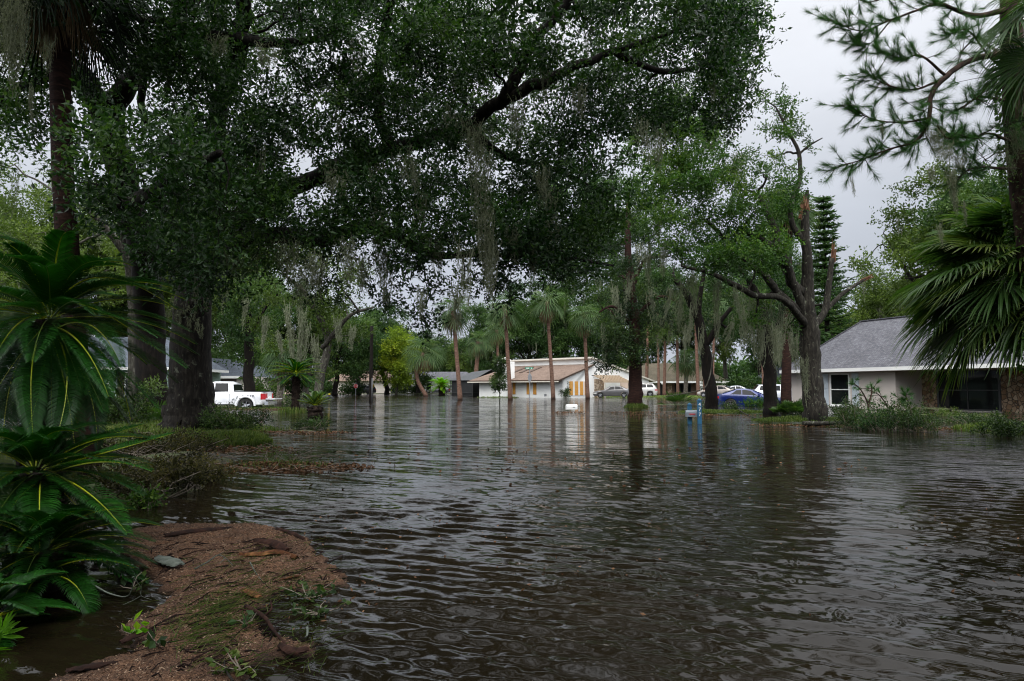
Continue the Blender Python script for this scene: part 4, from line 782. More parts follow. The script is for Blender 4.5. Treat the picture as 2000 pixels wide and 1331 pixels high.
def sago(name, base, h, r, nf, FL, Lw, seed, label, el0=82, el1=-35, explicit=(), n=64, detail=True, wl=.0085, pr=.009, leaf='sago_leaf', skip=None, curl=.55, tone=.45):
    rng = np.random.default_rng(seed); base = np.array(base, float); o = empty(name, base, 0, label, 'sago palm'); hub = np.array([0, 0, h])
    g = Geo(); nT = 14; zz = np.linspace(-.35, h, nT); rr = r * (1 + .10 * np.sin(np.arange(nT) * 2.4)); rr[-1] *= .6; g.tube([(0, 0, z) for z in zz], rr, 12, rough=.18, rng=rng)
    for k in range(int(90 * h / .8)): # old leaf bases
        a = rng.random() * 6.28; z = rng.uniform(-.1, h * .98); g.box((math.cos(a) * r * 1.02, math.sin(a) * r * 1.02, z), (.06, .05, .035), rz=a)
    g.build('trunk', M['sago_trunk'], o, smooth=False)
    mats = [M[leaf], M['rachis']]; dull = [M[leaf], M['rachis_dull']]; big = Geo() if not detail else None
    for k in range(nf):
        az = k * 2.39996 + rng.normal(0, .12); u = (k / max(nf - 1, 1)) ** .8; el = math.radians(el0 + (el1 - el0) * u + rng.normal(0, 5)); L = FL * rng.uniform(.85, 1.08) * (.8 + .2 * math.sin(u * 3.1))
        if skip and skip(az, el): continue
        D = np.array([math.cos(az) * math.cos(el), math.sin(az) * math.cos(el), math.sin(el)]); Dh = np.array([math.cos(az), math.sin(az), 0])
        P0 = hub + D * .05; P1 = hub + D * L * .55; P2 = P1 + nrm(D * .5 + Dh * .3 + np.array([0, 0, -curl])) * L * .5
        sago_frond(P0, P1, P2, Lw * rng.uniform(.9, 1.1), rng, o, n=n, tone=np.clip(tone + rng.normal(0, .12), .1, .9), wl=wl, pr=pr, mats=mats if k % 4 == 0 else dull, g=big)
    for (p0, p1, p2, lw, tn) in explicit:
        sago_frond(np.array(p0) - base, np.array(p1) - base, np.array(p2) - base, lw, rng, o, n=int(n * 1.15), tone=tn, wl=wl, pr=pr * 1.5, mats=mats)
    if not detail: big.build('crown', mats, o)
    return o
# near left: tall sago with a skirt of hanging fronds
Zs = 5.9
def E(l, lw=.15, tn=.6): return (at(*l[0]), at(*l[1]), at(*l[2]), lw, tn)
b0 = at(95, 700, Zs); b0[2] = 0
ex = [E(((95, 650, 5.8), (130, 720, 5.4), (150, 905, 5.1)), .15, .3), E(((75, 660, 5.8), (10, 700, 5.3), (5, 880, 5.1)), .15, .3), E(((100, 660, 5.9), (190, 720, 5.5), (190, 880, 5.5)), .14, .25), E(((90, 670, 5.9), (90, 760, 5.4), (30, 900, 5.3)), .14, .22), E(((100, 640, 5.9), (230, 660, 5.8), (255, 820, 5.9)), .13, .28), E(((60, 650, 5.8), (-30, 680, 5.4), (-50, 860, 5.2)), .15, .3),
      E(((110, 640, 5.8), (170, 655, 5.2), (212, 775, 4.9)), .16, .62), E(((80, 660, 5.8), (50, 690, 5.0), (65, 860, 4.9)), .15, .55),
      E(((115, 640, 5.8), (190, 600, 5.3), (236, 715, 5.2)), .14, .6), E(((100, 620, 5.9), (160, 470, 5.8), (345, 605, 6.2)), .15, .45), E(((100, 600, 5.9), (220, 520, 5.9), (362, 585, 6.6)), .14, .4),
      E(((100, 600, 5.9), (160, 560, 5.6), (315, 690, 6.0)), .13, .6), E(((95, 600, 5.9), (60, 500, 5.6), (20, 480, 5.4)), .15, .35), E(((100, 600, 5.9), (110, 460, 5.8), (128, 455, 5.5)), .15, .55),
      E(((110, 655, 5.8), (160, 730, 5.1), (95, 900, 4.9)), .14, .35), E(((90, 620, 5.8), (30, 600, 5.2), (-20, 720, 4.9)), .15, .5), E(((100, 600, 5.9), (60, 440, 5.9), (-40, 470, 5.8)), .15, .4), E(((105, 600, 5.9), (170, 480, 6.0), (260, 520, 6.4)), .13, .4)]
sago('sago_palm', b0, (at(100, 625, Zs))[2], .17, 62, 1.28, .165, 11, 'tallest sago palm at the left edge, glossy dark fronds with yellow midribs', explicit=ex, n=80, el1=-62, wl=.0048, pr=.0048)
Z2 = 4.9; b1 = at(70, 930, Z2); b1[2] = 0
ex = [E(((90, 915, 4.9), (190, 890, 4.6), (335, 848, 5.4)), .13, .55), E(((90, 930, 4.9), (200, 880, 4.5), (292, 920, 4.5)), .13, .6), E(((80, 940, 4.9), (75, 950, 4.3), (78, 1075, 4.2)), .14, .6),
      E(((100, 930, 4.9), (170, 940, 4.4), (248, 1042, 4.2)), .14, .6), E(((60, 930, 4.9), (20, 890, 4.5), (-60, 1010, 4.3)), .14, .6), E(((85, 930, 4.9), (160, 860, 4.9), (280, 830, 5.6)), .12, .35), E(((80, 940, 4.9), (30, 960, 4.4), (-15, 1060, 4.2)), .13, .45)]
sago('sago_palm', b1, (at(80, 925, Z2))[2], .14, 34, .85, .13, 12, 'middle sago palm of the left clump, its broad fronds arching just above the flood', explicit=ex, n=66, el1=-30, tone=.3, wl=.0045, pr=.0045)
b2 = at(85, 1120, 4.35); b2[2] = 0
ex = [E(((90, 1120, 4.35), (170, 1070, 4.0), (262, 1110, 4.2)), .12, .3), E(((90, 1130, 4.35), (150, 1110, 3.9), (175, 1200, 3.9)), .12, .4), E(((80, 1130, 4.3), (60, 1120, 3.9), (35, 1210, 3.9)), .12, .35), E(((95, 1110, 4.4), (200, 1040, 4.5), (290, 1075, 4.8)), .12, .2)]
sago('sago_palm', b2, .22, .13, 44, .72, .12, 13, 'lowest sago palm at the left, dark fronds trailing in the water beside the mulch raft', explicit=ex, n=58, el1=-12, tone=.15, wl=.0042, pr=.0036)
b3 = at(-30, 1230, 3.6); b3[2] = -.1
sago('sago_palm', b3, .15, .10, 12, .5, .10, 14, 'small sago tuft cut off by the lower left edge of the picture', n=44, el1=5, tone=.5)
# middle-distance sagos by the pickup
p = wat(577, 806); sago('sago_palm', (p[0], p[1], -.05), at(582, 728, p[1])[2], .19, 44, 1.6, .20, 15, 'tree-sized sago palm right of the white pickup, moss hanging beside its trunk', n=34, detail=False, wl=.018, pr=.014, el0=75, el1=-28, curl=.45, leaf='sago_leaf')
p = wat(615, 824); sago('sago_palm', (p[0], p[1], -.05), .62, .26, 22, .72, .13, 16, 'stubby sago with a fat trunk and upright fronds standing in the flood', n=26, detail=False, wl=.014, pr=.012, el0=85, el1=25, curl=.15, leaf='fan_leaf_far')
p = wat(863, 773); sago('sago_palm', (p[0], p[1], 0), 1.5, .5, 46, 2.4, .34, 17, 'round lime green sago beyond the water, left of the tall palm trunks', n=22, detail=False, wl=.05, pr=.03, el0=80, el1=-25, curl=.35, leaf='lime_leaf')
# tall cabbage palms in front of the white house
PG = 'tall palms along the far bank'
palm_px('cabbage_palm', 899, 783, 885, 608, 5.5, 26, 1.25, 1.1, 31, 'tall palm nearest the screened enclosure, leaning left at its top', mossn=7)
palm_px('cabbage_palm', 926, 773, 935, 668, 6, 24, 1.5, 1.2, 32, 'shorter thick palm with mossy crown just before the screened enclosure', mossn=9)
palm_px('cabbage_palm', 976, 772, 970, 645, 4, 26, 1.4, 1.2, 33, 'palm rising behind the white chimney', Z=95)
palm_px('cabbage_palm', 997, 782, 986, 603, 5.5, 26, 1.3, 1.2, 34, 'tall palm directly before the chimney of the white house', mossn=2)
palm_px('cabbage_palm', 1081, 781, 1068, 590, 5, 26, 1.4, 1.2, 35, 'tall palm before the middle of the boarded long wall', mossn=4)
palm_px('cabbage_palm', 1148, 780, 1141, 622, 5, 30, 1.3, 1.2, 36, 'tall palm before the boarded gable end of the white house', mossn=0)
palm_px('cabbage_palm', 834, 775, 828, 690, 5, 30, 1.9, 1.6, 37, 'squat palm with a curved leaning trunk before the long white house', bend=-1.2)
for k, (bx, tx, ty, rp, Z, br, lb) in enumerate(((1287, 1284, 610, 3.2, 92, 'palm_bark', 'slender palm trunk left of the globe lamp'), (1297, 1300, 640, 4, 93, 'palm_bark', 'thicker palm trunk just right of the globe lamp'), (1324, 1322, 600, 3.6, 94, 'palm_bark', 'straight palm before the dark window of the brick house'),
        (1339, 1341, 705, 5.5, 97, 'palm_boot', 'short palm with cross hatched trunk by the brick house'), (1364, 1357, 590, 4.2, 88, 'palm_bark', 'pale leaning palm trunk before the white column'), (1376, 1372, 610, 3.2, 92, 'palm_bark', 'thin palm trunk close behind the leaning dark oak'), (1392, 1395, 600, 3.2, 86, 'palm_bark', 'palm trunk right of the leaning dark oak'),
        (1491, 1488, 600, 3.4, 75, 'palm_bark', 'orange brown palm trunk behind the hood of the blue coupe'))):
    palm_px('cabbage_palm', bx, 777, tx, ty, rp, 24 if k != 3 else 30, 1.5, 1.3, 40 + k, lb, bark=br, Z=Z, mossn=1 if k != 3 else 0)
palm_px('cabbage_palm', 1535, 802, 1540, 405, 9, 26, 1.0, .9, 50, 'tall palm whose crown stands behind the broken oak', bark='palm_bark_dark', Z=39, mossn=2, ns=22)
palm_px('cabbage_palm', 545, 790, 552, 690, 8, 24, 1.2, .9, 51, 'palm with hanging brown fronds behind the tailgate of the pickup', bark='palm_boot', Z=50, dead=14)
palm_px('cabbage_palm', 1262, 775, 1268, 560, 4, 26, 1.5, 1.2, 52, 'tall palm rising behind the silver crossover', Z=100)
# near palms
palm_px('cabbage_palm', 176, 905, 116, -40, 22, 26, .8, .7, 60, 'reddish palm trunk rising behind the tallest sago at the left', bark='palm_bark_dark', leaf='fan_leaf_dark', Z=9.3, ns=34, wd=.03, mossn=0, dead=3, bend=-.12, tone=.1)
p = at(2030, 700, 14.6)
palm('cabbage_palm', (p[0], p[1], -.05), at(2020, 556, 14.6), .20, 96, 1.45, 1.5, 61, 'big fan palm at the right edge with glossy drooping fans over the stone house front', bark='palm_boot', leaf='fan_leaf', ns=46, wd=.062, dead=0, arc=105, droop=.28, tone=.42, el1=-26)
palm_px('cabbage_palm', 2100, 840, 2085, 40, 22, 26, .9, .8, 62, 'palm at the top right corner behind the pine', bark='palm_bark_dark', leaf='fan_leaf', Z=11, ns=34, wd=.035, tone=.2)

# ================================================================ BIG OAKS
HOLES = [(165, 130, 32), (295, 205, 45), (605, 345, 30), (774, 312, 28), (878, 330, 30), (1015, 32, 34), (1085, 232, 26), (700, 510, 34), (165, 455, 40), (560, 300, 14), (60, 330, 18), (260, 470, 30), (330, 330, 16), (1440, 260, 60), (1405, 215, 30), (880, 600, 110), (720, 560, 50), (650, 500, 18), (470, 265, 12), (985, 380, 14), (1330, 90, 14), (1180, 240, 20), (1100, 400, 34), (1190, 310, 30), (1050, 300, 22), (965, 335, 20), (1240, 150, 22), (640, 200, 20), (820, 150, 24), (500, 180, 18), (1130, 480, 26)]
T = Tree(101); rng = T.rng; bA = wat(369, 846)
T.plimb([(366, 862, 18.6, .80), (370, 845, 18.7, .68), (372, 760, 18.7, .56), (374, 650, 18.6, .50), (383, 560, 18.4, .46), (400, 480, 18, .42)], seg=22, n=9, wob=.02, rough=.10)
for k in range(7): a_ = k * .9 + .2; c = bA + np.array([math.cos(a_) * .5, math.sin(a_) * .5, .25]); T.limb([(*(c + [0, 0, .5]), .22), (*c, .2), (*(bA + np.array([math.cos(a_) * 1.3, math.sin(a_) * 1.3, -.05])), .07)], seg=8, n=4)
L2 = T.plimb([(400, 480, 18, .38), (480, 420, 16.5, .27), (585, 366, 15, .19), (670, 322, 14.2, .16), (760, 293, 13.6, .145), (825, 276, 13.2, .14), (913, 248, 12.8, .13), (965, 208, 12.4, .12), (1015, 178, 12.1, .11), (1065, 162, 12, .095), (1125, 130, 12, .08), (1200, 100, 12, .06), (1320, 60, 12, .035)], seg=12)
T.plimb([(985, 195, 12.3, .13), (1015, 130, 12, .10), (1045, 80, 11.8, .09), (1098, 15, 11.6, .08), (1150, -60, 11.4, .07)], seg=10)
T.plimb([(385, 545, 18.3, .36), (440, 480, 16.5, .24), (540, 462, 15, .19), (640, 462, 14, .15), (730, 448, 13.6, .12), (860, 500, 13.2, .07), (960, 480, 13, .05)], seg=10)
T.plimb([(398, 485, 18, .34), (430, 350, 16.5, .26), (425, 210, 15, .2), (470, 80, 13.5, .16), (490, -80, 12, .12), (560, -300, 10, .08)], seg=10)
T.plimb([(500, 80, 13, .12), (400, 66, 12, .11), (330, 50, 11, .09)], seg=8); T.plimb([(420, 70, 12.6, .10), (520, 82, 12, .09), (640, 78, 11.6, .05)], seg=8)
T.plimb([(400, 480, 18, .3), (330, 420, 14, .2), (300, 380, 10.5, .13), (240, 400, 8, .06)], seg=8)
T.plimb([(300, 380, 10.5, .1), (360, 330, 8.5, .07), (430, 300, 7.5, .04)], seg=7)
T.plimb([(760, 293, 13.6, .12), (735, 200, 13, .10), (745, 90, 12.5, .09), (770, -20, 12, .07), (840, -200, 11, .05)], seg=8)
T.plimb([(913, 248, 12.8, .10), (980, 300, 13, .07), (1080, 330, 13.4, .05), (1180, 380, 14, .035)], seg=7); T.plimb([(1200, 100, 12, .07), (1300, 140, 12.4, .05), (1400, 120, 12.8, .03)], seg=6); T.plimb([(1150, -60, 11.4, .06), (1280, -120, 11, .05), (1420, -60, 11.5, .03)], seg=6)
T.plimb([(880, 500, 13.1, .05), (1010, 500, 13, .05), (1120, 505, 13.4, .045), (1200, 520, 13.6, .02)], seg=6)
g = Geo()
main = [(330, -40), (1475, -40), (1500, 15), (1455, 40), (1470, 110), (1440, 200), (1380, 190), (1330, 250), (1230, 260), (1180, 330), (1230, 420), (1170, 470), (1090, 520), (960, 510), (860, 490), (760, 490), (700, 560), (610, 560), (545, 520), (480, 560), (420, 600), (370, 590), (330, 470), (300, 300)]
Cm = region(main, 42, rng, (10.3, 16.5), (.34, .62), HOLES, .45, .95)
LP = np.array(L2); keepm = np.ones(len(Cm), bool)          # the great limb stays partly bare on the street side
for i_, c_ in enumerate(Cm):
    q_ = LP[np.argmin(np.abs(LP[:, 0] / LP[:, 1] - c_[0] / c_[1]))]
    if abs((c_[2] - CAM_H) / c_[1] - (q_[2] - CAM_H) / q_[1]) < .034 and c_[1] < q_[1] + .3 and rng.random() < .22 and -.45 < c_[0] / c_[1]: keepm[i_] = False
Cm = Cm[keepm]
rim = region([(1400, -30), (1490, 0), (1470, 190), (1420, 290), (1380, 230)], 26, rng, (12, 13.5), (.16, .3), (), .5)
low = region([(720, 470), (1200, 440), (1180, 520), (1060, 600), (960, 580), (880, 620), (780, 560)], 44, rng, (12.5, 14), (.16, .34), (), .6, .8)
droopers = region([(700, 540), (860, 560), (840, 660), (770, 640)], 34, rng, (13, 14), (.14, .28), (), .6, .6)
over = region([(-300, -700), (1500, -700), (1440, -40), (-200, -40)], 95, rng, (7.5, 13), (.5, .9), (), .5, .8)
T.reach(np.vstack([Cm, rim, low, droopers]), r0=.022); ow = np.stack([rng.uniform(-9, 4, 90), rng.uniform(-1, 9, 90), rng.uniform(8.5, 12, 90)], -1); over = np.vstack([over, ow]); T.reach(over, r0=.05)  # ow: unseen clumps added overhead so the near water reflects less sky
P_, ax_ = foliage(g, np.vstack([Cm, rim, low, droopers])[:, :3], np.concatenate([rng.uniform(.36, .66, len(Cm)), rng.uniform(.18, .32, len(rim)), rng.uniform(.2, .36, len(low)), rng.uniform(.16, .28, len(droopers))]), 150, 9, .086, .039, rng, .8)
T.twigs(P_, ax_, .10, .28, .005)
P_, ax_ = foliage(g, over, rng.uniform(.5, .9, len(over)), 60, 6, .13, .06, rng, .7)
nearc = region([(130, 250), (330, 240), (470, 290), (480, 430), (400, 560), (300, 520), (200, 440), (140, 380)], 42, rng, (6.6, 9.5), (.2, .36), [(165, 455, 40), (295, 205, 40), (260, 480, 40)], .5, .85)
T.reach(nearc, r0=.014, frac=.3); P_, ax_ = foliage(g, nearc, rng.uniform(.22, .36, len(nearc)), 170, 9, .080, .034, rng, .85, spread=1.2); T.twigs(P_, ax_, .22, .3, .0035)
mg = Geo(); mrng = np.random.default_rng(9)
for (x_, y_, L, W_, n_) in ((735, 330, 1.1, .12, 600), (745, 400, 1.5, .13, 900), (760, 470, 1.1, .12, 600), (925, 240, .9, .2, 900), (940, 300, 1.5, .17, 1300), (945, 400, 1.6, .14, 1000), (960, 470, 1.0, .12, 500), (905, 480, 1.0, .12, 500), (1060, 330, .7, .12, 400), (1075, 380, 1.0, .1, 500), (1085, 430, .8, .1, 400), (690, 60, 1.0, .16, 500), (705, 130, .9, .12, 400), (880, 220, 1.0, .14, 500), (660, 330, .7, .2, 500), (590, 520, .8, .2, 600), (560, 470, .6, .25, 600), (620, 500, .8, .16, 600), (680, 470, .8, .15, 600), (710, 500, .7, .12, 400), (820, 380, 1.0, .12, 400), (850, 450, .9, .13, 500), (800, 300, .7, .2, 400), (1040, 470, .9, .12, 450), (1000, 440, .7, .1, 300), (430, 70, .4, .16, 300), (520, 90, .4, .2, 300), (1010, 200, .8, .13, 400), (1130, 170, .6, .12, 250), (1250, 230, .9, .12, 350), (1290, 250, 1.0, .12, 400), (470, 490, .5, .25, 400), (890, 560, .9, .10, 400), (825, 560, .5, .08, 200)):
    q = at(x_, y_, mrng.uniform(9.8, 11.4)); moss_bunch(mg, q, L * .9, W_ * 1.35, mrng, n=int(n_ * 1.5), ps=.055, pw=.0065, drift=(mrng.normal(0, .06), 0))
for k in range(60):
    i = mrng.integers(len(Cm)); moss_bunch(mg, Cm[i] - np.array([0, 0, .2]), mrng.uniform(.3, .8), .1, mrng, n=160, ps=.05, pw=.006)
for k in range(10): moss_bunch(mg, at(330 + 8 * k, 600 + mrng.normal() * 15, 18.0), .4, .12, mrng, n=130, ps=.06, pw=.008)
finish_tree('live_oak', T, g, bA, (M['oak_bark'], M['oak_leaf']), 'huge live oak whose limb spans the whole picture, thick trunk left of the pickup', mossg=mg)
# second, darker oak with the high fork
T = Tree(102); rng = T.rng; bB = wat(298, 822)
T.plimb([(300, 840, 25.5, .72), (299, 820, 25.5, .58), (297, 740, 25.3, .52), (294, 620, 25, .5), (280, 490, 22, .42), (246, 370, 18.5, .36), (216, 260, 16, .33), (205, 215, 15.5, .33)], seg=16, wob=.02)
T.plimb([(206, 222, 15.5, .30), (172, 165, 14.5, .24), (130, 125, 13.5, .2), (60, 60, 12, .15), (-40, -30, 11, .1)], seg=12); T.plimb([(208, 225, 15.5, .28), (238, 180, 15, .24), (290, 120, 14.2, .2), (340, 60, 13.4, .17), (380, -60, 12.5, .12)], seg=12)
T.plimb([(240, 130, 13.4, .12), (190, 90, 13, .11), (150, 48, 12.6, .1), (120, -20, 12, .07)], seg=9); T.plimb([(290, 120, 14.2, .1), (275, 190, 14.5, .08), (282, 240, 15, .07)], seg=7)
T.plimb([(294, 600, 25, .2), (250, 470, 24, .12), (225, 400, 23, .08)], seg=7); T.plimb([(150, 140, 14, .12), (60, 160, 12, .09), (-40, 220, 10, .05)], seg=7)
g = Geo(); Cm = region([(-60, -40), (420, -40), (440, 170), (300, 200), (230, 160), (150, 210), (100, 270), (-60, 300)], 44, rng, (10, 15), (.3, .55), HOLES, .5, .9)
lf = region([(-80, -500), (500, -500), (380, -40), (-80, -40)], 90, rng, (8, 13), (.5, .8), (), .5, .8); lw = region([(150, 330), (300, 300), (330, 480), (300, 560), (190, 520), (150, 430)], 52, rng, (17, 22), (.3, .6), HOLES, .5, .6)
T.reach(np.vstack([Cm, lw]), r0=.022); T.reach(lf, r0=.05); P_, ax_ = foliage(g, np.vstack([Cm, lw]), rng.uniform(.32, .6, len(Cm) + len(lw)), 130, 8, .088, .04, rng, .8); T.twigs(P_, ax_, .08, .28, .005); foliage(g, lf, rng.uniform(.5, .85, len(lf)), 60, 6, .13, .06, rng, .7)
mg = Geo()
for (x_, y_, L, W_, n_, Z) in ((15, -20, 1.0, .16, 2600, 7), (45, -10, .8, .12, 1500, 7), (28, 60, .75, .10, 900, 7), (90, 70, .45, .1, 500, 8), (60, 170, .5, .04, 200, 7), (105, 480, .5, .1, 200, 12), (30, 330, .8, .1, 300, 12)):
    moss_bunch(mg, at(x_, y_, Z), L, W_, mrng, n=n_, ps=.035, pw=.0038, drift=(.05, 0))
finish_tree('live_oak', T, g, bB, (M['dark_bark'], M['oak_leaf']), 'black oak forking high at the top left, trunk just left of the thick one', mossg=mg)
T = Tree(103); bC = wat(267, 806)
T.plimb([(267, 816, 30.5, .5), (267, 806, 30.5, .42), (268, 700, 30.3, .37), (266, 600, 30, .34), (255, 500, 29, .3), (235, 400, 27, .2)], seg=12, wob=.03)
T.plimb([(266, 590, 30, .2), (300, 500, 29, .14), (330, 420, 28, .08)], seg=7); T.plimb([(255, 500, 29, .2), (190, 430, 28, .12), (120, 380, 27, .07)], seg=7)
g = Geo(); Cm = region([(-60, 300), (240, 300), (300, 420), (250, 560), (140, 600), (-60, 640)], 48, T.rng, (26, 33), (.5, 1.0), [(165, 455, 36), (90, 350, 22), (30, 420, 16), (225, 520, 25)], .5, .8)
T.reach(Cm, r0=.04); foliage(g, Cm, T.rng.uniform(.55, 1.1, len(Cm)), 55, 8, .14, .065, T.rng, .8)
mg = Geo()
for k in range(16): moss_bunch(mg, Cm[T.rng.integers(len(Cm))], 1.2, .18, T.rng, n=160, ps=.12, pw=.02)
finish_tree('live_oak', T, g, bC, (M['grey_bark'], M['oak_leaf_olive']), 'thinner lichen spotted oak, leftmost trunk of the three by the green house', mossg=mg)

# ---------------- right-hand group
T = Tree(104); rng = T.rng; bD = wat(1588, 822)       # broken oak
T.plimb([(1590, 836, 25.5, .55), (1589, 820, 25.5, .44), (1586, 740, 25.5, .37), (1580, 660, 25.5, .37), (1574, 600, 25.4, .30), (1578, 540, 25.2, .21), (1572, 470, 25, .16), (1573, 410, 25, .14), (1577, 372, 25, .06)], seg=14, wob=.05)
T.plimb([(1573, 475, 25, .14), (1548, 440, 25, .11), (1545, 400, 25.1, .10), (1562, 350, 25.2, .09), (1560, 300, 25.2, .075), (1542, 262, 25.2, .06), (1518, 215, 25.2, .04)], seg=8, n=6, wob=.04)
T.plimb([(1560, 302, 25.2, .05), (1580, 285, 25.2, .04), (1606, 270, 25.2, .02)], seg=5, wob=.02)
T.plimb([(1578, 650, 25.4, .2), (1552, 560, 25, .15), (1525, 500, 24.5, .17), (1490, 470, 24.3, .12), (1440, 450, 24, .08)], seg=9); T.plimb([(1565, 570, 25.2, .2), (1532, 520, 25, .17), (1505, 430, 25, .12), (1480, 380, 25, .09)], seg=8)
T.plimb([(1572, 640, 25.4, .15), (1530, 585, 24.2, .11), (1470, 575, 23.8, .11), (1400, 540, 23.6, .08), (1330, 520, 23.6, .05)], seg=8); T.plimb([(1560, 610, 25.3, .16), (1495, 540, 24.6, .13), (1450, 500, 24.4, .1), (1380, 430, 24.2, .06)], seg=8)
T.plimb([(1585, 640, 25.5, .17), (1610, 610, 25.7, .13), (1618, 560, 25.8, .11), (1625, 505, 25.8, .09)], seg=8, wob=.03); T.plimb([(1610, 610, 25.7, .10), (1645, 575, 25.8, .08), (1690, 545, 26, .05)], seg=8, wob=.03)
g = Geo(); A1 = region([(1480, 190), (1520, 170), (1560, 215), (1570, 260), (1540, 275), (1490, 260)], 24, rng, (24.8, 25.6), (.25, .4), (), .5); A2 = region([(1560, 262), (1600, 250), (1612, 280), (1580, 310)], 26, rng, (25, 25.4), (.14, .26), (), .5, .8)
A3 = region([(1220, 250), (1330, 180), (1410, 240), (1450, 290), (1490, 330), (1550, 380), (1555, 480), (1480, 530), (1400, 520), (1290, 500), (1230, 400)], 27, rng, (21.5, 26.5), (.4, .75), [(1440, 250, 26), (1405, 420, 10), (1430, 480, 14), (1300, 300, 14), (1370, 330, 12), (1490, 400, 14)], .5, .95)
A4 = region([(1470, 330), (1530, 290), (1550, 350), (1530, 400)], 26, rng, (25, 26), (.2, .4), (), .5, .8); A5 = region([(1380, 520), (1560, 500), (1570, 600), (1540, 700), (1480, 690), (1400, 620)], 44, rng, (24, 27), (.3, .5), (), .5, .5)
T.reach(np.vstack([A1, A2, A3, A4, A5]), r0=.035); n_ = [len(k) for k in (A1, A2, A3, A4, A5)]
P_, ax_ = foliage(g, np.vstack([A1, A2, A3, A4, A5]), np.concatenate([rng.uniform(.26, .42, n_[0]), rng.uniform(.14, .24, n_[1]), rng.uniform(.35, .75, n_[2]), rng.uniform(.2, .4, n_[3]), rng.uniform(.3, .5, n_[4])]), 125, 8, .105, .05, rng, .7)
T.twigs(P_, ax_, .08, .35, .006); mg = Geo()
for (x_, y_, L, W_) in ((1440, 560, 2.0, .2), (1400, 545, 1.6, .2), (1500, 590, 2.2, .22), (1530, 600, 2.2, .22), (1550, 650, 1.6, .15), (1470, 580, 2.0, .18), (1350, 530, 1.6, .2), (1420, 470, 1.0, .2), (1300, 470, 1.3, .2), (1290, 420, 1.0, .2), (1440, 300, .8, .3), (1380, 250, 1.0, .3), (1570, 700, 1.5, .15), (1330, 560, 1.8, .25), (1260, 480, 1.4, .2), (1480, 620, 2.0, .18), (1515, 640, 1.5, .15)):
    moss_bunch(mg, at(x_, y_, rng.uniform(23.6, 25)), L, W_ * 1.2, rng, n=700, ps=.10, pw=.013, drift=(rng.normal(0, .1), 0))
o = finish_tree('oak_tree', T, g, bD, (M['lichen_oak'], M['oak_leaf_bright']), 'storm-broken oak in front of the beige house, snapped orange stub at its top', mossg=mg)
M['raw_wood'] = barkmat('torn wood', (.04, .018, .010), (.15, .07, .038), (.32, .20, .12), sc=(20, 20, 3), bs=.8)
for (x_, y_, Z, dr, L, r) in ((1571, 402, 24.85, (-.15, 0, 1), .45, .11), (1563, 418, 24.8, (.15, 0, 1), .4, .08), (1626, 506, 25.8, (.1, 0, 1), .7, .09), (1688, 547, 26, (1, 0, .45), .45, .06)):
    g = Geo(); q = at(x_, y_, Z) - bD; d_ = nrm(dr)
    for k in range(16): s_ = rng.normal(size=3) * r * .45; g.tube([q + s_ - d_ * .15, q + s_ + d_ * L * .3, q + s_ * 1.3 + d_ * L * rng.uniform(.3, 1.0)], [r * .28, r * .2, .004], 4)
    g.build('torn_stub', M['raw_wood'], o)
def small_oak(name, seed, limbs, regs, mats, label, per=85, L=.14, W=.065, moss=(), mn=300, mps=.12, mpw=.018, cat='tree', tw=.04, base=None):
    T = Tree(seed); rng = T.rng
    for k, l in enumerate(limbs): T.plimb(l, seg=10 if k == 0 else 7, wob=.06)
    Cs, Rs = [], []
    for (poly, st, zr, rr, keep) in regs: q = region(poly, st, rng, zr, rr, (), .5, keep); Cs.append(q); Rs.append(rng.uniform(*rr, len(q)))
    Cs = np.vstack(Cs); Rs = np.concatenate(Rs); T.reach(Cs, r0=.035); g = Geo(); P_, ax_ = foliage(g, Cs, Rs, per, 8, L, W, rng, .7)
    if tw: T.twigs(P_, ax_, tw, .4, .008)
    mg = Geo()
    for (x_, y_, Z, ln, w_) in moss: moss_bunch(mg, at(x_, y_, Z), ln, w_, rng, n=mn, ps=mps, pw=mpw, drift=(rng.normal(0, .1), 0))
    b_ = base if base is not None else np.array([T.nodes[0][0], T.nodes[0][1], 0]); return finish_tree(name, T, g, b_, mats, label, cat, mossg=mg)
small_oak('oak_tree', 110, [[(1393, 812, 35.5, .42), (1391, 800, 35.5, .34), (1384, 740, 35.5, .3), (1375, 680, 35.5, .28), (1362, 620, 35.3, .24), (1330, 560, 35, .16), (1290, 520, 35, .1)], [(1374, 680, 35.5, .2), (1400, 640, 35.2, .14), (1430, 600, 35, .1)], [(1364, 625, 35.3, .16), (1370, 560, 35, .12), (1385, 500, 35, .08)]],
    [([(1270, 520), (1440, 500), (1450, 600), (1420, 660), (1370, 650), (1330, 600), (1280, 590)], 34, (33.5, 37), (.5, .85), .8)], (M['dark_bark'], M['oak_leaf_far']), 'leaning dark trunked oak behind the numbered blue mailbox posts', moss=[(x_, y_, 35, 1.8, .2) for x_, y_ in ((1350, 600), (1400, 610), (1430, 620), (1310, 560), (1370, 640), (1340, 640))])
small_oak('oak_tree', 111, [[(1508, 818, 31.5, .4), (1506, 806, 31.5, .33), (1503, 740, 31.5, .3), (1497, 680, 31.4, .27), (1492, 620, 31.2, .22), (1470, 560, 31, .15), (1440, 520, 31, .08)], [(1500, 690, 31.4, .16), (1525, 620, 31.2, .12), (1530, 560, 31, .08)]],
    [([(1420, 480), (1550, 470), (1560, 560), (1545, 660), (1500, 640), (1440, 600)], 34, (30, 33.5), (.45, .8), .75)], (M['dark_bark'], M['oak_leaf']), 'dark trunked oak standing at the nose of the blue coupe', L=.12, W=.055, moss=[(x_, y_, 31, 1.8, .2) for x_, y_ in ((1470, 620), (1490, 640), (1450, 600), (1525, 650), (1540, 620))])
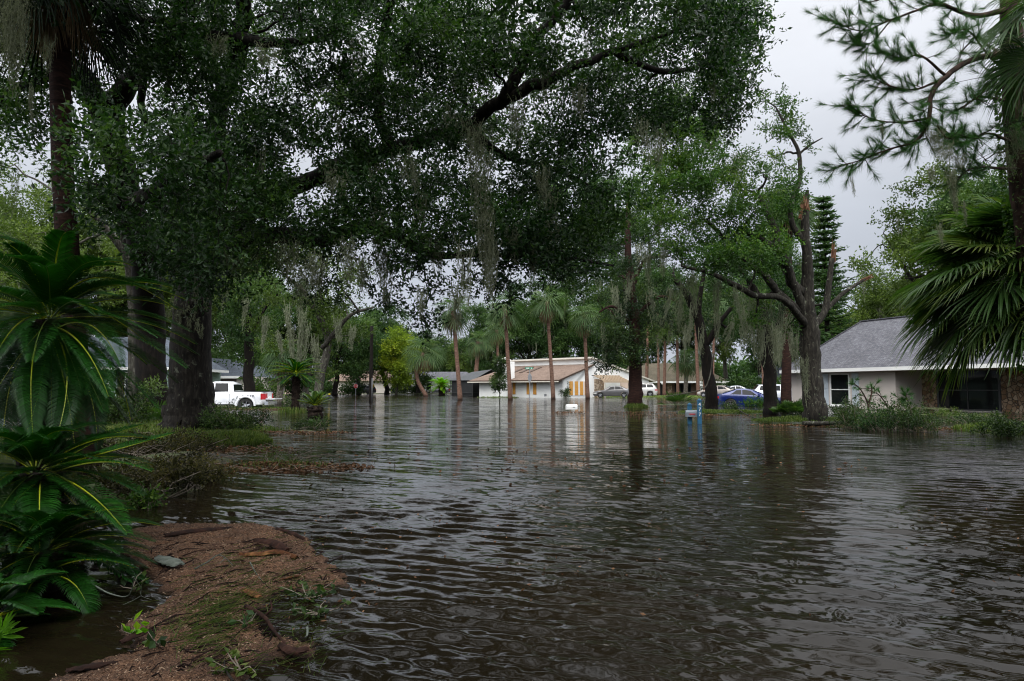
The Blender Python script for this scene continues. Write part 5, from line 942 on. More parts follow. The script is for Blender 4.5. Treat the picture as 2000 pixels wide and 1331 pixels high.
# cedar with the thick red-barked trunk
small_oak('cedar_tree', 112, [[(1241, 812, 43, .65), (1241, 796, 43, .5), (1240, 740, 43, .42), (1240, 650, 43, .36), (1232, 560, 43, .28), (1226, 470, 43, .2), (1228, 380, 43, .12)], [(1238, 640, 43, .15), (1200, 600, 42, .1), (1170, 610, 41.5, .05)], [(1240, 620, 43, .15), (1290, 580, 42.5, .1), (1340, 600, 42, .05)], [(1236, 560, 43, .15), (1260, 510, 43, .1), (1310, 500, 43, .05)]],
    [([(1165, 570), (1230, 560), (1240, 690), (1215, 745), (1185, 735), (1170, 660)], 22, (41, 45), (.4, .8), .9), ([(1235, 560), (1300, 560), (1390, 590), (1400, 640), (1340, 650), (1290, 650), (1270, 730), (1240, 720)], 24, (41, 45), (.4, .8), .85), ([(1190, 420), (1290, 400), (1300, 560), (1190, 560)], 28, (41, 45), (.4, .85), .7)], (M['palm_bark_dark'], M['cedar_leaf']), 'dark mossy cedar with thick red brown trunk rising from a tuft of grass', per=75, L=.18, W=.06, moss=[(x_, y_, 42, 2.2, .3) for x_, y_ in ((1180, 640), (1200, 620), (1215, 600), (1290, 620), (1310, 600), (1270, 560), (1230, 540), (1200, 560), (1340, 610), (1250, 480))], mn=380, mps=.16, mpw=.025)
small_oak('oak_tree', 113, [[(1238, 785, 54, .26), (1236, 650, 54, .24), (1215, 540, 52, .18), (1170, 450, 51, .12), (1120, 370, 50, .07)], [(1170, 450, 51, .11), (1130, 450, 50, .08), (1070, 440, 50, .05)], [(1215, 540, 52, .12), (1140, 530, 50, .08), (1080, 500, 50, .05)]],
    [([(1040, 370), (1240, 340), (1270, 480), (1250, 590), (1110, 585), (1050, 500)], 32, (46, 55), (.8, 1.4), .85)], (M['grey_bark'], M['oak_leaf_far']), 'loose mossy oak rising behind the palms above the boarded gable', per=34, L=.24, W=.11, moss=[(x_, y_, 50, 3, .4) for x_, y_ in ((1080, 480), (1120, 500), (1160, 520), (1200, 540), (1060, 440), (1220, 480), (1150, 470))], base=np.array([9.6, 54, 0]))
# left middle distance
small_oak('oak_tree', 114, [[(620, 800, 44, .3), (625, 740, 44, .28), (640, 660, 44, .22), (600, 580, 43, .16), (560, 540, 42, .08)], [(630, 680, 44, .18), (680, 620, 43, .12), (730, 600, 43, .06)]],
    [([(420, 500), (560, 470), (700, 530), (735, 590), (720, 680), (650, 660), (600, 700), (520, 680), (440, 600)], 42, (40, 47), (.7, 1.3), .72)], (M['grey_bark'], M['oak_leaf_olive']), 'olive green oak heavy with hanging moss behind the tree-sized sago', per=42, L=.2, W=.09, mn=520, mps=.13, mpw=.022,
    moss=[(568, 640, 36, 2.4, .22), (585, 660, 36, 2.6, .22), (600, 640, 36, 3.0, .25), (615, 660, 36, 2.4, .2), (560, 600, 36, 2.0, .2), (545, 650, 37, 1.2, .15), (620, 690, 36, 2.0, .16), (590, 600, 36, 2.2, .3), (480, 580, 42, 2, .3), (520, 620, 42, 2, .3), (660, 620, 42, 2, .3), (690, 640, 42, 1.6, .3), (440, 560, 42, 1.6, .3)])
small_oak('oak_tree', 115, [[(487, 770, 62, .5), (487, 700, 62, .42), (484, 620, 62, .35), (470, 560, 62, .2)], [(486, 660, 62, .2), (520, 600, 62, .12), (550, 570, 62, .07)]],
    [([(405, 560), (470, 500), (560, 520), (580, 640), (520, 720), (430, 690), (400, 640)], 38, (58, 68), (1.0, 1.7), .85)], (M['dark_bark'], M['oak_leaf_far']), 'dark trunked leafy tree behind the white pickup', per=32, L=.26, W=.12)
# pine at the right edge
T = Tree(120); rng = T.rng; bP = np.array([*at(2055, 830, 13.2)[:2], 0])
T.plimb([(2060, 860, 13.2, .27), (2040, 700, 13.2, .24), (2010, 500, 13.2, .225), (1990, 300, 13.2, .21), (1978, 120, 13, .2), (1972, -60, 13, .17), (1965, -260, 12.6, .1)], seg=14, wob=.03)
B = [[(1980, 100, 13, .10), (1900, 115, 12.6, .08), (1850, 150, 12.2, .07), (1820, 190, 12, .06), (1812, 240, 12, .05), (1790, 275, 12, .035), (1740, 290, 12, .02), (1690, 310, 12, .014), (1630, 330, 12, .008)], [(1812, 232, 12, .04), (1760, 240, 12, .02), (1700, 232, 12, .014), (1660, 205, 12, .008)], [(1850, 150, 12.2, .05), (1790, 175, 12, .025), (1730, 165, 12, .015), (1690, 140, 12, .008)],
     [(1975, 20, 13, .09), (1900, 30, 12.8, .06), (1830, 10, 12.5, .04), (1740, 40, 12.3, .025), (1680, 60, 12.2, .015), (1625, 40, 12.2, .008)], [(1740, 40, 12.3, .02), (1700, 85, 12.2, .012), (1670, 80, 12.2, .007)], [(1970, -60, 12.9, .08), (1880, -40, 12.6, .05), (1790, -30, 12.4, .03), (1700, 5, 12.3, .015), (1650, -20, 12.3, .008)],
     [(1830, 245, 12, .03), (1850, 270, 12, .02), (1880, 262, 12, .012)], [(1985, 280, 13.1, .05), (1930, 260, 12.8, .03), (1880, 280, 12.5, .02), (1840, 250, 12.3, .012)], [(1983, 200, 13.1, .05), (1920, 190, 12.6, .03), (1870, 215, 12.3, .015)], [(1980, 150, 13.1, .05), (1930, 110, 12.6, .03), (1890, 60, 12.3, .02), (1850, 70, 12.2, .01)], [(1985, 330, 13.1, .05), (1900, 330, 12.6, .025), (1860, 360, 12.3, .012)],
     [(1850, 150, 12.2, .04), (1800, 110, 12, .025), (1760, 115, 12, .012), (1720, 100, 12, .007)]]
tips = []; brs = []
for bb in B: X_ = T.plimb([(q[0], q[1], q[2], q[3] * .72) for q in bb], seg=6, n=5, wob=.18); brs.append(X_)
g = Geo()
def needles(g, P, D, n, L, rng, w_=.0032, spread=.75, tone=.5):
    D = nrm(D); m_ = len(P); P = np.repeat(P, n, 0) ; Dd = np.repeat(D, n, 0); off = rng.random((len(P), 1)) * .12; d_ = nrm(Dd + rng.normal(size=Dd.shape) * spread * .6); S = nrm(np.cross(d_, rng.normal(size=d_.shape))) * w_
    b_ = P - Dd * off; ll = L * (.75 + .4 * rng.random((len(P), 1))); tip = b_ + d_ * ll + np.array([0, 0, -.02]) * ll / .2; V = np.stack([b_ - S, b_ + S, tip], 1)
    g.add(V.reshape(-1, 3), T=np.arange(len(P))[:, None] * 3 + np.arange(3), a=np.repeat(np.clip(tone + rng.normal(0, .2, len(P)), 0, 1), 3))
tp, td = [], []
for X_ in brs:
    n_ = len(X_)
    for i in range(int(n_ * .3), n_):
        for q in range(3):
            if rng.random() < .25: continue
            s0 = X_[i]; d0 = nrm(X_[min(i + 1, n_ - 1)] - X_[i - 1]); d1 = nrm(d0 * .7 + rng.normal(size=3) * .75 + np.array([-.15, 0, .05])); L = rng.uniform(.15, .5); e = s0 + d1 * L + np.array([0, 0, .06]); mid = (s0 + e) / 2 + np.array([0, 0, -.03])
            T.wood.tube([s0, mid, e], [.008, .006, .004], 4, cap=False); tp.append(e); td.append(nrm(e - mid)); tp.append(mid); td.append(nrm(e - s0))
    tp.append(X_[-1]); td.append(nrm(X_[-1] - X_[-3]))
needles(g, np.array(tp), np.array(td), 90, .185, rng, .002)
cl = region([(1840, 60), (1990, -20), (2060, 0), (2050, 330), (1960, 340), (1880, 330), (1900, 200)], 42, rng, (11.8, 14.5), (.3, .5), (), .5, .8); T.reach(cl, r0=.02)
q = np.repeat(cl, 7, 0) + rng.normal(size=(len(cl) * 7, 3)) * .26; dd_ = nrm(q - np.repeat(cl, 7, 0) + np.array([-.1, 0, .15]))
for i in range(0, len(q)): T.wood.tube([cl[i // 7], q[i]], [.007, .004], 3, cap=False)
needles(g, q, dd_, 70, .22, rng, .0022)
mg = Geo()
for (x_, y_, L, W_, n_) in ((1825, 250, .35, .2, 900), (1840, 280, .4, .22, 1200), (1870, 300, .3, .15, 600), (1855, 330, .5, .1, 700), (1862, 370, .45, .07, 500), (1880, 395, .4, .04, 250), (1835, 440, .4, .05, 260), (1664, 345, .35, .03, 120), (1720, 245, .25, .06, 120), (1965, 280, .7, .2, 700), (1985, 250, .6, .15, 500), (1815, 325, .3, .12, 400), (1960, 80, .5, .15, 400)):
    moss_bunch(mg, at(x_, y_, 11.9), L, W_, rng, n=n_, ps=.045, pw=.005, drift=(.12, 0))
finish_tree('pine_tree', T, g, bP, (M['pine_bark'], M['pine_needle']), 'tall pine at the right edge, long needled boughs reaching over the pale sky', mossg=mg)
# ivy on the pine
g = Geo(); n_ = 1500; zz = rng.uniform(1.5, 7.5, n_); th = rng.random(n_) * 6.28; cxy = np.array([[np.interp(z, [0, 3, 8], [at(2035, 700, 13.2)[0], at(1996, 360, 13.2)[0], at(1978, 100, 13.1)[0]]), 13.2] for z in zz])
leaves(g, np.stack([cxy[:, 0] + .25 * np.cos(th), cxy[:, 1] + .25 * np.sin(th), zz], -1), np.stack([np.cos(th), np.sin(th), -.5 + 0 * th], -1), .08, .07, rng, rng.random(n_)); tag(g.build('ivy', M['oak_leaf_bright']), 'ivy climbing the pine trunk at the right edge', 'vine')

# ---------------- trees filling the distance
def wx(px, Z): return (px - 1000) / FPX * Z
FAR = [ # px, Z, height, crown width, material, label, moss
 (1618, 62, 19, 6.5, 'conifer', 'dark tiered conifer behind the broken oak', 0),
 (1712, 72, 14, 10, 'oak_leaf_olive', 'rounded oak behind the left slope of the grey shingle roof', 3),
 (1775, 68, 13.5, 9, 'oak_leaf_olive', 'oak beyond the ridge of the grey shingle roof', 3),
 (1862, 52, 18.5, 11, 'oak_leaf_olive', 'tall airy oak above the big fan palm', 3),
 (1965, 46, 17, 10, 'oak_leaf_far', 'oak rising behind the fan palm at the right edge', 0),
 (1660, 85, 11, 11, 'oak_leaf_far', 'low tree between the conifer and the grey shingle roof', 0),
 (1560, 92, 21, 13, 'oak_leaf_far', 'broad tree behind the broken oak and the white crossover', 4),
 (1480, 104, 24, 15, 'oak_leaf_far', 'mossy oak beyond the blue coupe', 8),
 (1415, 118, 22, 16, 'oak_leaf_olive', 'oak at the right end of the brick house', 8),
 (1335, 128, 24, 17, 'oak_leaf_far', 'oak standing behind the middle of the brick house', 8),
 (1255, 126, 25, 17, 'oak_leaf_far', 'oak between the white house and the brick house', 8),
 (1175, 122, 21, 16, 'oak_leaf_far', 'mossy oak behind the peak of the white house', 12),
 (1100, 124, 22, 17, 'oak_leaf_far', 'mossy oak behind the middle of the white house', 14),
 (1030, 122, 19, 15, 'oak_leaf_far', 'oak behind the chimney of the white house', 10),
 (965, 128, 18.5, 14, 'oak_leaf_far', 'oak behind the dark screened enclosure', 8),
 (912, 150, 12, 12, 'oak_leaf_olive', 'pale green tree closing the street behind the tall palms', 3),
 (868, 152, 11.5, 11, 'oak_leaf_far', 'low tree behind the lime green sago', 2),
 (818, 132, 13, 10, 'oak_leaf_far', 'tree with forked trunk before the long white house', 3),
 (775, 116, 11.5, 7.5, 'yellow_leaf', 'yellow green tree right of the wooden pole', 0),
 (757, 122, 16, 12, 'oak_leaf_far', 'dark trunked oak right of the wooden pole', 5),
 (700, 118, 15, 11, 'oak_leaf_far', 'oak hanging over the stop sign', 3),
 (655, 105, 14, 12, 'oak_leaf_far', 'dark low branched oak left of the stop sign', 4),
 (600, 92, 15, 12, 'oak_leaf_olive', 'oak behind the stubby sago', 4),
 (540, 88, 16, 12, 'oak_leaf_far', 'oak behind the tailgate of the pickup', 3),
 (455, 100, 22, 16, 'oak_leaf_far', 'tall oak behind the low hip roofed house', 0),
 (390, 90, 22, 14, 'oak_leaf_far', 'oak hidden behind the thick fissured trunk', 0),
 (310, 70, 19, 14, 'oak_leaf_olive', 'oak behind the right end of the green house', 0),
 (200, 66, 20, 15, 'oak_leaf_olive', 'oak behind the middle of the green house', 0),
 (90, 60, 19, 14, 'oak_leaf_olive', 'oak behind the left end of the green house', 0),
 (-30, 55, 18, 14, 'oak_leaf_olive', 'oak at the far left edge behind the sagos', 0)]
for k, (px, Z, Hh, cw, mt, lb, ms) in enumerate(FAR):
    b_ = np.array([wx(px, Z), Z, -.05]); rg = np.random.default_rng(200 + k)
    if mt == 'conifer':
        T = Tree(200 + k); T.limb([(*b_, .3), (*(b_ + [0, 0, Hh * .5]), .2), (*(b_ + [0, 0, Hh]), .04)], seg=8, n=6, wob=.02); g = Geo()
        for z in np.arange(2.5, Hh, .62):
            rw = cw / 2 * (1 - (z / Hh)) ** .8 + .35
            for q in range(9):
                a_ = q * .698 + z * 2.1 + rg.normal(0, .15); L = rw * rg.uniform(.45, 1.2); e = b_ + np.array([math.cos(a_) * L, math.sin(a_) * L, z + rg.uniform(-.05, .35) * L * .6]); s0 = b_ + np.array([0, 0, z]); T.wood.tube([s0, (s0 + e) / 2 - [0, 0, .12], e], [.05, .035, .012], 4, cap=False)
                tt = rg.random(46)[:, None] ** .7; P = s0 + (e - s0) * tt - np.array([0, 0, .12]) * 4 * tt * (1 - tt) + rg.normal(size=(46, 3)) * np.array([.14, .14, .05]); leaves(g, P, nrm(e - s0) * .5 + rg.normal(size=(46, 3)) * np.array([.8, .8, .15]), .42, .12, rg, rg.random(46))
        finish_tree('conifer', T, g, b_, (M['dark_bark'], M['conifer_leaf']), lb); continue
    vol = cw * Hh; n_cl = int(34 + vol * .16); big = Z > 100
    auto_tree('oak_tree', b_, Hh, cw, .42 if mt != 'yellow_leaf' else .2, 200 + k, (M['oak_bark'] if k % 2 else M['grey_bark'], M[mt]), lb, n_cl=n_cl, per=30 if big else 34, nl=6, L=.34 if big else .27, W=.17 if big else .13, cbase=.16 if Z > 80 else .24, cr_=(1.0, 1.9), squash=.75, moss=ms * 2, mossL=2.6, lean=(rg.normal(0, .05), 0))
# ================================================================ SHRUBS, GRASS, DEBRIS
def gh(x, y): return float(ground_h(np.array([x]), np.array([y]))[0])
def shrub(name, c, rx, ry, h, n, L, W, mat, label, seed, cat='shrub', stems=14, group=None, wisps=0):
    rg = np.random.default_rng(seed); o = empty(name, c, 0, label, cat, group); st = Geo(); g = Geo(); ends = []
    for k in range(stems):
        a = rg.random() * 6.28; q = rg.random() ** .5; e = np.array([math.cos(a) * rx * q, math.sin(a) * ry * q, h * rg.uniform(.25, 1.15)]); s0 = e * np.array([.25, .25, 0]); s0[2] = -.15
        m_ = (s0 + e) / 2 + rg.normal(size=3) * .06; st.tube([s0, m_, e], [.012, .009, .005], 4, cap=False); ends.append(e)
    ends = np.array(ends); Cn = np.vstack([ends, ends * np.array([.8, .8, .6])]); foliage(g, Cn, rg.uniform(.5, 1.5, len(Cn)) * (min(rx, ry, h) * .32 + .04), .55 * n / len(Cn) / (min(rx, ry, h) * .32 + .04) ** 2 / 6, 6, L, W, rg, .8)
    for k in range(wisps):
        a = rg.random() * 6.28; s0 = np.array([math.cos(a) * rx * .5, math.sin(a) * ry * .5, h * .5]); e = s0 + np.array([rg.normal() * .25, rg.normal() * .1, rg.uniform(.4, .8)]); st.tube([s0, (s0 + e) / 2 + rg.normal(size=3) * .04, e], [.007, .005, .003], 4, cap=False)
        tt = rg.random(26)[:, None] ** .6; leaves(g, s0 + (e - s0) * tt + rg.normal(size=(26, 3)) * .03, rg.normal(size=(26, 3)) + nrm(e - s0) * .5, L, W, rg, rg.random(26))
    st.build('stem', M['twig'], o); g.build('foliage', M[mat], o); return o
def blades(g, P, h, rg, w_=.006, lean=.5, tone=(0, 1)):
    n = len(P); a = rg.random(n) * 6.28; d = np.stack([np.cos(a), np.sin(a), 0 * a], -1); s = np.stack([-np.sin(a), np.cos(a), 0 * a], -1) * w_; hh = (h * rg.uniform(.5, 1.2, n))[:, None]; ln = (lean * rg.uniform(.2, 1, n))[:, None]
    m_ = P + d * hh * ln * .35 + np.array([0, 0, 1]) * hh * .6; t_ = P + d * hh * ln + np.array([0, 0, 1]) * hh * (1 - ln * .35)
    V = np.stack([P - s, P + s, m_ - s * .8, m_ + s * .8, t_], 1); k = np.arange(n)[:, None] * 5
    g.add(V.reshape(-1, 3), k + np.array([0, 1, 3, 2]), k + np.array([2, 3, 4]), a=np.repeat(np.clip(tone[0] + (tone[1] - tone[0]) * rg.random(n), 0, 1), 5))
def grass_patch(cx, cy, rx, ry, n, h, rg, g, w_, zmin=-.03, tone=(0, 1)):
    a = rg.random(n) * 6.28; q = rg.random(n) ** .5; x = cx + rx * q * np.cos(a); y = cy + ry * q * np.sin(a); z = ground_h(x, y); k = z > zmin; blades(g, np.stack([x, y, z - .01], -1)[k], h, rg, w_, tone=tone)
rg = np.random.default_rng(77)
M['debris_leaf'] = leafmat('torn storm leaves', (.010, .009, .004), (.034, .034, .010), (.10, .085, .03), .6)
g = Geo()
for (px, py, rx, ry, n, h, w_) in ((352, 850, 2.8, 2.4, 5000, .10, .010), (440, 868, 1.0, .9, 9000, .15, .007), (300, 840, 3.5, 3.5, 5000, .12, .012), (240, 860, 4, 5, 5000, .14, .012), (470, 798, 4, .9, 2500, .10, .012), (1241, 797, 1.1, .9, 5000, .22, .014), (1410, 806, 2.8, 1.0, 6000, .12, .014), (1590, 824, 2.4, .8, 3000, .10, .012), (1530, 822, 1.2, .7, 2500, .12, .012),
        (1780, 812, 4, 1.2, 1800, .10, .014), (1930, 820, 3.5, 1.5, 2500, .13, .014), (1990, 842, 2.0, 2.2, 4000, .16, .012), (545, 912, 1.1, .5, 500, .10, .006), (576, 808, 1.1, .8, 1500, .3, .016)):
    p = wat(px, py); grass_patch(p[0], p[1], rx, ry, n, h, rg, g, w_)
tag(g.build('grass', M['grass']), 'wet green grass on the banks round the tree bases', 'grass', kind='stuff')
g = Geo(); n = 26000; x = rg.uniform(-5, 24, n); y = 82 + rg.random(n) ** 1.5 * 9; k = (x > -4.6) & ((y < 86.5) | (x > 13)); x, y = x[k], y[k]; z = ground_h(x, y); k = z > -.02
blades(g, np.stack([x, y, z], -1)[k], .14, rg, .03); tag(g.build('lawn', M['lawn']), 'strip of bright wet lawn along the white house', 'lawn', kind='stuff')
# shrubs
def sh(px, py, rx, ry, h, n, L, W, mat, label, seed, **k): p = wat(px, py); z = max(gh(p[0], p[1]), -.05); return shrub('shrub', (p[0], p[1], z), rx, ry, h, n, L, W, mat, label, seed, **k)
sh(455, 848, .85, .55, .46, 7000, .055, .026, 'shrub', 'leafy azalea bush right of the thick fissured trunk with sprigs reaching over the truck', 301, wisps=9, stems=26)
sh(414, 842, .45, .5, .42, 2200, .055, .026, 'shrub', 'bush pressed against the right side of the thick fissured trunk', 302, wisps=5)
sh(610, 838, .5, .4, .28, 1600, .05, .024, 'shrub', 'low dark weeds at the foot of the stubby sago', 303)
sh(225, 838, 1.3, .8, 1.0, 3500, .10, .04, 'shrub', 'dark bush between the tallest sago and the oak trunks', 304)
sh(300, 885, 1.5, .9, .32, 6500, .05, .022, 'debris_leaf', 'low dark tangle of leaves before the three oak trunks', 305, stems=30)
sh(350, 935, 1.0, .9, .25, 5500, .045, .02, 'debris_leaf', 'dark mound of torn leafy twigs at the water edge right of the middle sago', 306, stems=26)
sh(270, 975, .8, .7, .26, 4500, .045, .02, 'debris_leaf', 'leafy debris beside the fronds of the middle sago', 307, stems=22)
p = wat(280, 990); shrub('shrub', (p[0], p[1], -.02), .14, .12, .12, 40, .05, .03, 'oak_leaf_bright', 'small bright green seedling leaves low in the dark beside the middle sago', 308)
sh(545, 905, .35, .25, .22, 500, .03, .012, 'grass', 'thin dry weeds standing on the brown debris bank', 309)
a = wat(1113, 779); shrub('shrub', (a[0], a[1] + 4, .05), .6, .5, 1.1, 700, .16, .08, 'shrub', 'single dark bush against the boarded gable wall', 310)
a = at(514, 770, 66); shrub('shrub', (a[0], a[1], -.1), 2.2, 1.2, 2.0, 2200, .2, .1, 'oak_leaf_bright', 'light green bush behind the tailgate of the pickup', 311)
a = at(478, 790, 48); shrub('shrub', (a[0] + 3.5, a[1], -.1), 1.0, .6, .5, 900, .1, .05, 'shrub', 'low plants behind the rear wheel of the pickup', 312)
a = at(1478, 795, 44); shrub('shrub', (a[0], a[1], -.12), .75, .5, .52, 1600, .09, .045, 'oak_leaf_bright', 'rounded green bush before the front wheel of the blue coupe', 313)
a = at(1378, 795, 43); shrub('shrub', (a[0], a[1], -.1), .5, .4, .4, 900, .09, .045, 'shrub', 'small bush left of the leaning dark oak', 314)
a = at(1420, 800, 39); shrub('shrub', (a[0], a[1], -.05), .9, .5, .32, 1500, .08, .035, 'shrub', 'straggly weeds before the rear wheel of the blue coupe', 315)
sh(1640, 818, 1.0, .6, .5, 2600, .08, .035, 'shrub', 'weeds right of the broken oak under the house window', 316)
sh(1560, 812, .7, .5, .5, 2000, .08, .035, 'shrub', 'weeds crowding the left side of the broken oak', 317)
sh(1905, 826, 1.2, .5, .25, 1800, .07, .03, 'shrub', 'ragged ground plants before the stone wall', 318, stems=28)
sh(1975, 850, 1.3, .9, .42, 3600, .06, .03, 'shrub', 'leafy plants at the right edge below the big fan palm', 319, stems=24)
sh(1850, 812, .8, .4, .16, 700, .07, .03, 'grass', 'mossy weeds in front of the concrete bench', 320)
for k, (px, Z, w2, h, lb) in enumerate(((660, 118, 5, 1.6, 'clipped hedge left of the stop sign'), (800, 134, 4, 1.7, 'dark hedge before the long white house'), (1440, 98, 6, 2.2, 'hedge behind the pale silver sedan'), (1530, 84, 5, 2.0, 'hedge behind the white crossover'), (560, 96, 4, 2.2, 'hedge behind the tree-sized sago'))):
    shrub('hedge', (wx(px, Z), Z, 0), w2, 1.0, h, 3000, .3, .16, 'oak_leaf_far' if k != 1 else 'shrub', lb, 330 + k, cat='hedge', stems=24)
p = at(228, 800, 40); o = empty('hedge', (p[0], p[1], 0), 0, 'low clipped yellow green hedge under the window of the green house', 'hedge'); g = Geo(); n = 9000; P = np.stack([rg.uniform(-1.7, 1.6, n), rg.uniform(-.5, .5, n), rg.uniform(0, .62, n)], -1); leaves(g, P, rg.normal(size=(n, 3)), .07, .04, rg, rg.random(n)); g.build('foliage', M['oak_leaf_bright'], o)
# young magnolia by the chimney
T = Tree(350); bb = np.array([*at(976, 777, 82.3)[:2], .08]); T.limb([(*bb, .07), (*(bb + [0, 0, 2.2]), .05), (*(bb + [.05, 0, 4.6]), .015)], seg=6); Cc = []
for z in np.arange(1.0, 4.7, .28):
    for q in range(4): a_ = T.rng.random() * 6.28; rr2 = (.95 if z < 2.6 else .55) * T.rng.uniform(.4, 1.1) * (.35 if 2.5 < z < 3.0 else 1); Cc.append(bb + [math.cos(a_) * rr2, math.sin(a_) * rr2, z])
T.reach(np.array(Cc), r0=.02, seg=4); g = Geo(); foliage(g, np.array(Cc), np.full(len(Cc), .22), 190, 6, .20, .09, T.rng, .8); finish_tree('magnolia_tree', T, g, bb, (M['dark_bark'], M['shrub']), 'young dark leaved magnolia before the white chimney')
# palmettos
def palmetto(px, py, Z, n, FL, PL, seed, label, leaf='fan_leaf', z=-.1, up=75, wd=.035, ns=24, arc=95):
    rr3 = np.random.default_rng(seed); b_ = at(px, py, Z); o = empty('palmetto', (b_[0], b_[1], z), 0, label, 'palmetto'); f = Geo(); 
    for k in range(n):
        az = k * 2.4 + rr3.normal(0, .2); el = math.radians(up - 60 * (k / n) + rr3.normal(0, 8)); D = np.array([math.cos(az) * math.cos(el), math.sin(az) * math.cos(el), math.sin(el)]); tip = D * PL * rr3.uniform(.7, 1.1); f.tube([np.zeros(3), tip * .5, tip], .009, 4, cap=False)
        S_ = nrm(np.cross(D, [0, 0, 1])); fan(f, tip, D, nrm(np.cross(S_, D)), FL, ns, wd, arc, .15, rr3, .45)
    f.build('frond', [M[leaf]], o); return o
palmetto(1322, 797, 44.5, 22, .7, .75, 1, 'grey green palmetto clump standing in the flood left of the leaning dark oak', wd=.05, ns=11, arc=62)
palmetto(1552, 806, 30, 12, .45, .55, 2, 'palmetto between the two dark trunks and the broken oak', wd=.04); palmetto(1528, 812, 30.5, 9, .4, .45, 3, 'small palmetto at the foot of the second dark trunk', wd=.04)
sh(150, 835, 1.4, .8, 1.5, 5200, .10, .045, 'shrub', 'tall dark bush behind the reddish palm trunk', 321, stems=26); sh(60, 845, 1.5, .9, 1.7, 5200, .10, .045, 'oak_leaf', 'dark bush at the left edge behind the tallest sago', 322, stems=26)
palmetto(300, 818, 22, 12, .55, .5, 4, 'pale palmetto just behind the dark middle oak trunk', wd=.035); palmetto(612, 840, 24, 0 + 5, .2, .15, 6, 'tiny palmetto by the stubby sago', wd=.02)
palmetto(-8, 1240, 3.35, 3, .13, .10, 7, 'few light green leaf blades at the lower left edge', leaf='lime_leaf', z=-.02, wd=.02, ns=9)
# fallen pine top before the beige house
def pine_branch(base, paths, seed, label, L=.2, nd=60):
    rg2 = np.random.default_rng(seed); o = empty('fallen_pine_branch', base, 0, label, 'fallen branch'); w_ = Geo(); g = Geo(); b_ = np.array(base); P, D = [], []
    for pth in paths:
        X_ = smooth_path(np.array([at(*q) for q in pth]) - b_, 5); w_.tube(X_, np.linspace(.032, .010, len(X_)), 6)
        P.append(X_[-1]); D.append(X_[-1] - X_[-2])
        for i in range(2, len(X_)):
            if rg2.random() < .55: d1 = nrm(nrm(X_[i] - X_[i - 1]) + rg2.normal(size=3) * .8); e = X_[i] + d1 * rg2.uniform(.15, .4); w_.tube([X_[i], e], [.01, .006], 4); P.append(e); D.append(d1)
    w_.build('branch', M['pine_bark'], o); needles(g, np.array(P), np.array(D), nd, L, rg2, .005, tone=.45); g.build('needles', M['pine_needle'], o); return o
bq = wat(1725, 838)
pine_branch((bq[0], bq[1], 0), [[(1700, 835, 22), (1695, 790, 22), (1680, 760, 22), (1665, 748, 22)], [(1695, 795, 22), (1702, 770, 22), (1702, 752, 22)], [(1735, 835, 22.3), (1735, 800, 22.3), (1720, 775, 22.3), (1705, 765, 22.3)], [(1785, 838, 22), (1778, 800, 22), (1772, 780, 22), (1766, 768, 22)], [(1760, 835, 21.8), (1775, 810, 21.8), (1790, 822, 21.8)], [(1735, 800, 22.3), (1760, 790, 22.3), (1768, 780, 22)]], 5, 'fallen pine boughs standing up out of the water before the beige house', nd=55)
for k, (px, py, rx, h, lb) in enumerate(((1675, 838, .8, .55, 'left end of the leafy storm debris before the beige house'), (1725, 842, .9, .62, 'middle of the leafy storm debris with pine boughs standing in it'), (1778, 844, .8, .6, 'right end of the leafy storm debris, darkest and nearest the water'))):
    p = wat(px, py); shrub('debris_pile', (p[0], p[1], -.03), rx, .5, h, 2600, .065, .028, 'shrub' if k != 1 else 'oak_leaf', lb, 360 + k, cat='debris pile', stems=24, wisps=10)
g = Geo(); P, D = [], []
for k in range(34): P.append([wat(1650 + 4.3 * k, 836)[0] + rg.normal() * .15, 21 + rg.normal() * .3, rg.uniform(.05, .35)]); D.append([rg.normal() * .4, -.3, 1 if k % 3 else -.3])
needles(g, np.array(P), np.array(D), 60, .2, rg, .005, tone=.35); tag(g.build('pine_litter', M['pine_needle']), 'loose pine tufts spread through the storm debris', 'pine needles', kind='stuff')
# logs and sticks
def stick(name, pts, r, mat, label, cat='stick', seg=7, taper=.4, branch=()):
    T_ = Geo(); X_ = smooth_path(np.array(pts, float), 6); rr4 = np.random.default_rng(len(label)); T_.tube(X_, np.linspace(r, r * taper, len(X_)), seg, rough=.25, rng=rr4)
    for b_ in branch: Y_ = smooth_path(np.array(b_, float), 6); T_.tube(Y_, np.linspace(r * .6, r * .25, len(Y_)), seg, rough=.2, rng=rr4)
    return tag(T_.build(name, M[mat], smooth=True, org=tuple(X_[0])), label, cat)
def W3(px, py, z): return wat(px, py, z)
stick('log', [W3(1568, 828, .08), W3(1620, 827, .1), W3(1682, 822, .14)], .09, 'grey_bark', 'pale log lying at the foot of the broken oak', 'log')
stick('stick', [W3(1440, 800, .1), W3(1462, 812, .05), W3(1478, 818, .0)], .03, 'grey_bark', 'forked stick floating right of the weeds by the blue coupe')
stick('hanging_branch', [at(1394, 690, 34.8), at(1385, 740, 34.8), at(1368, 762, 34.8), at(1300, 775, 34.5)], .05, 'grey_bark', 'pale snapped branch hanging by the leaning dark oak', 'branch')
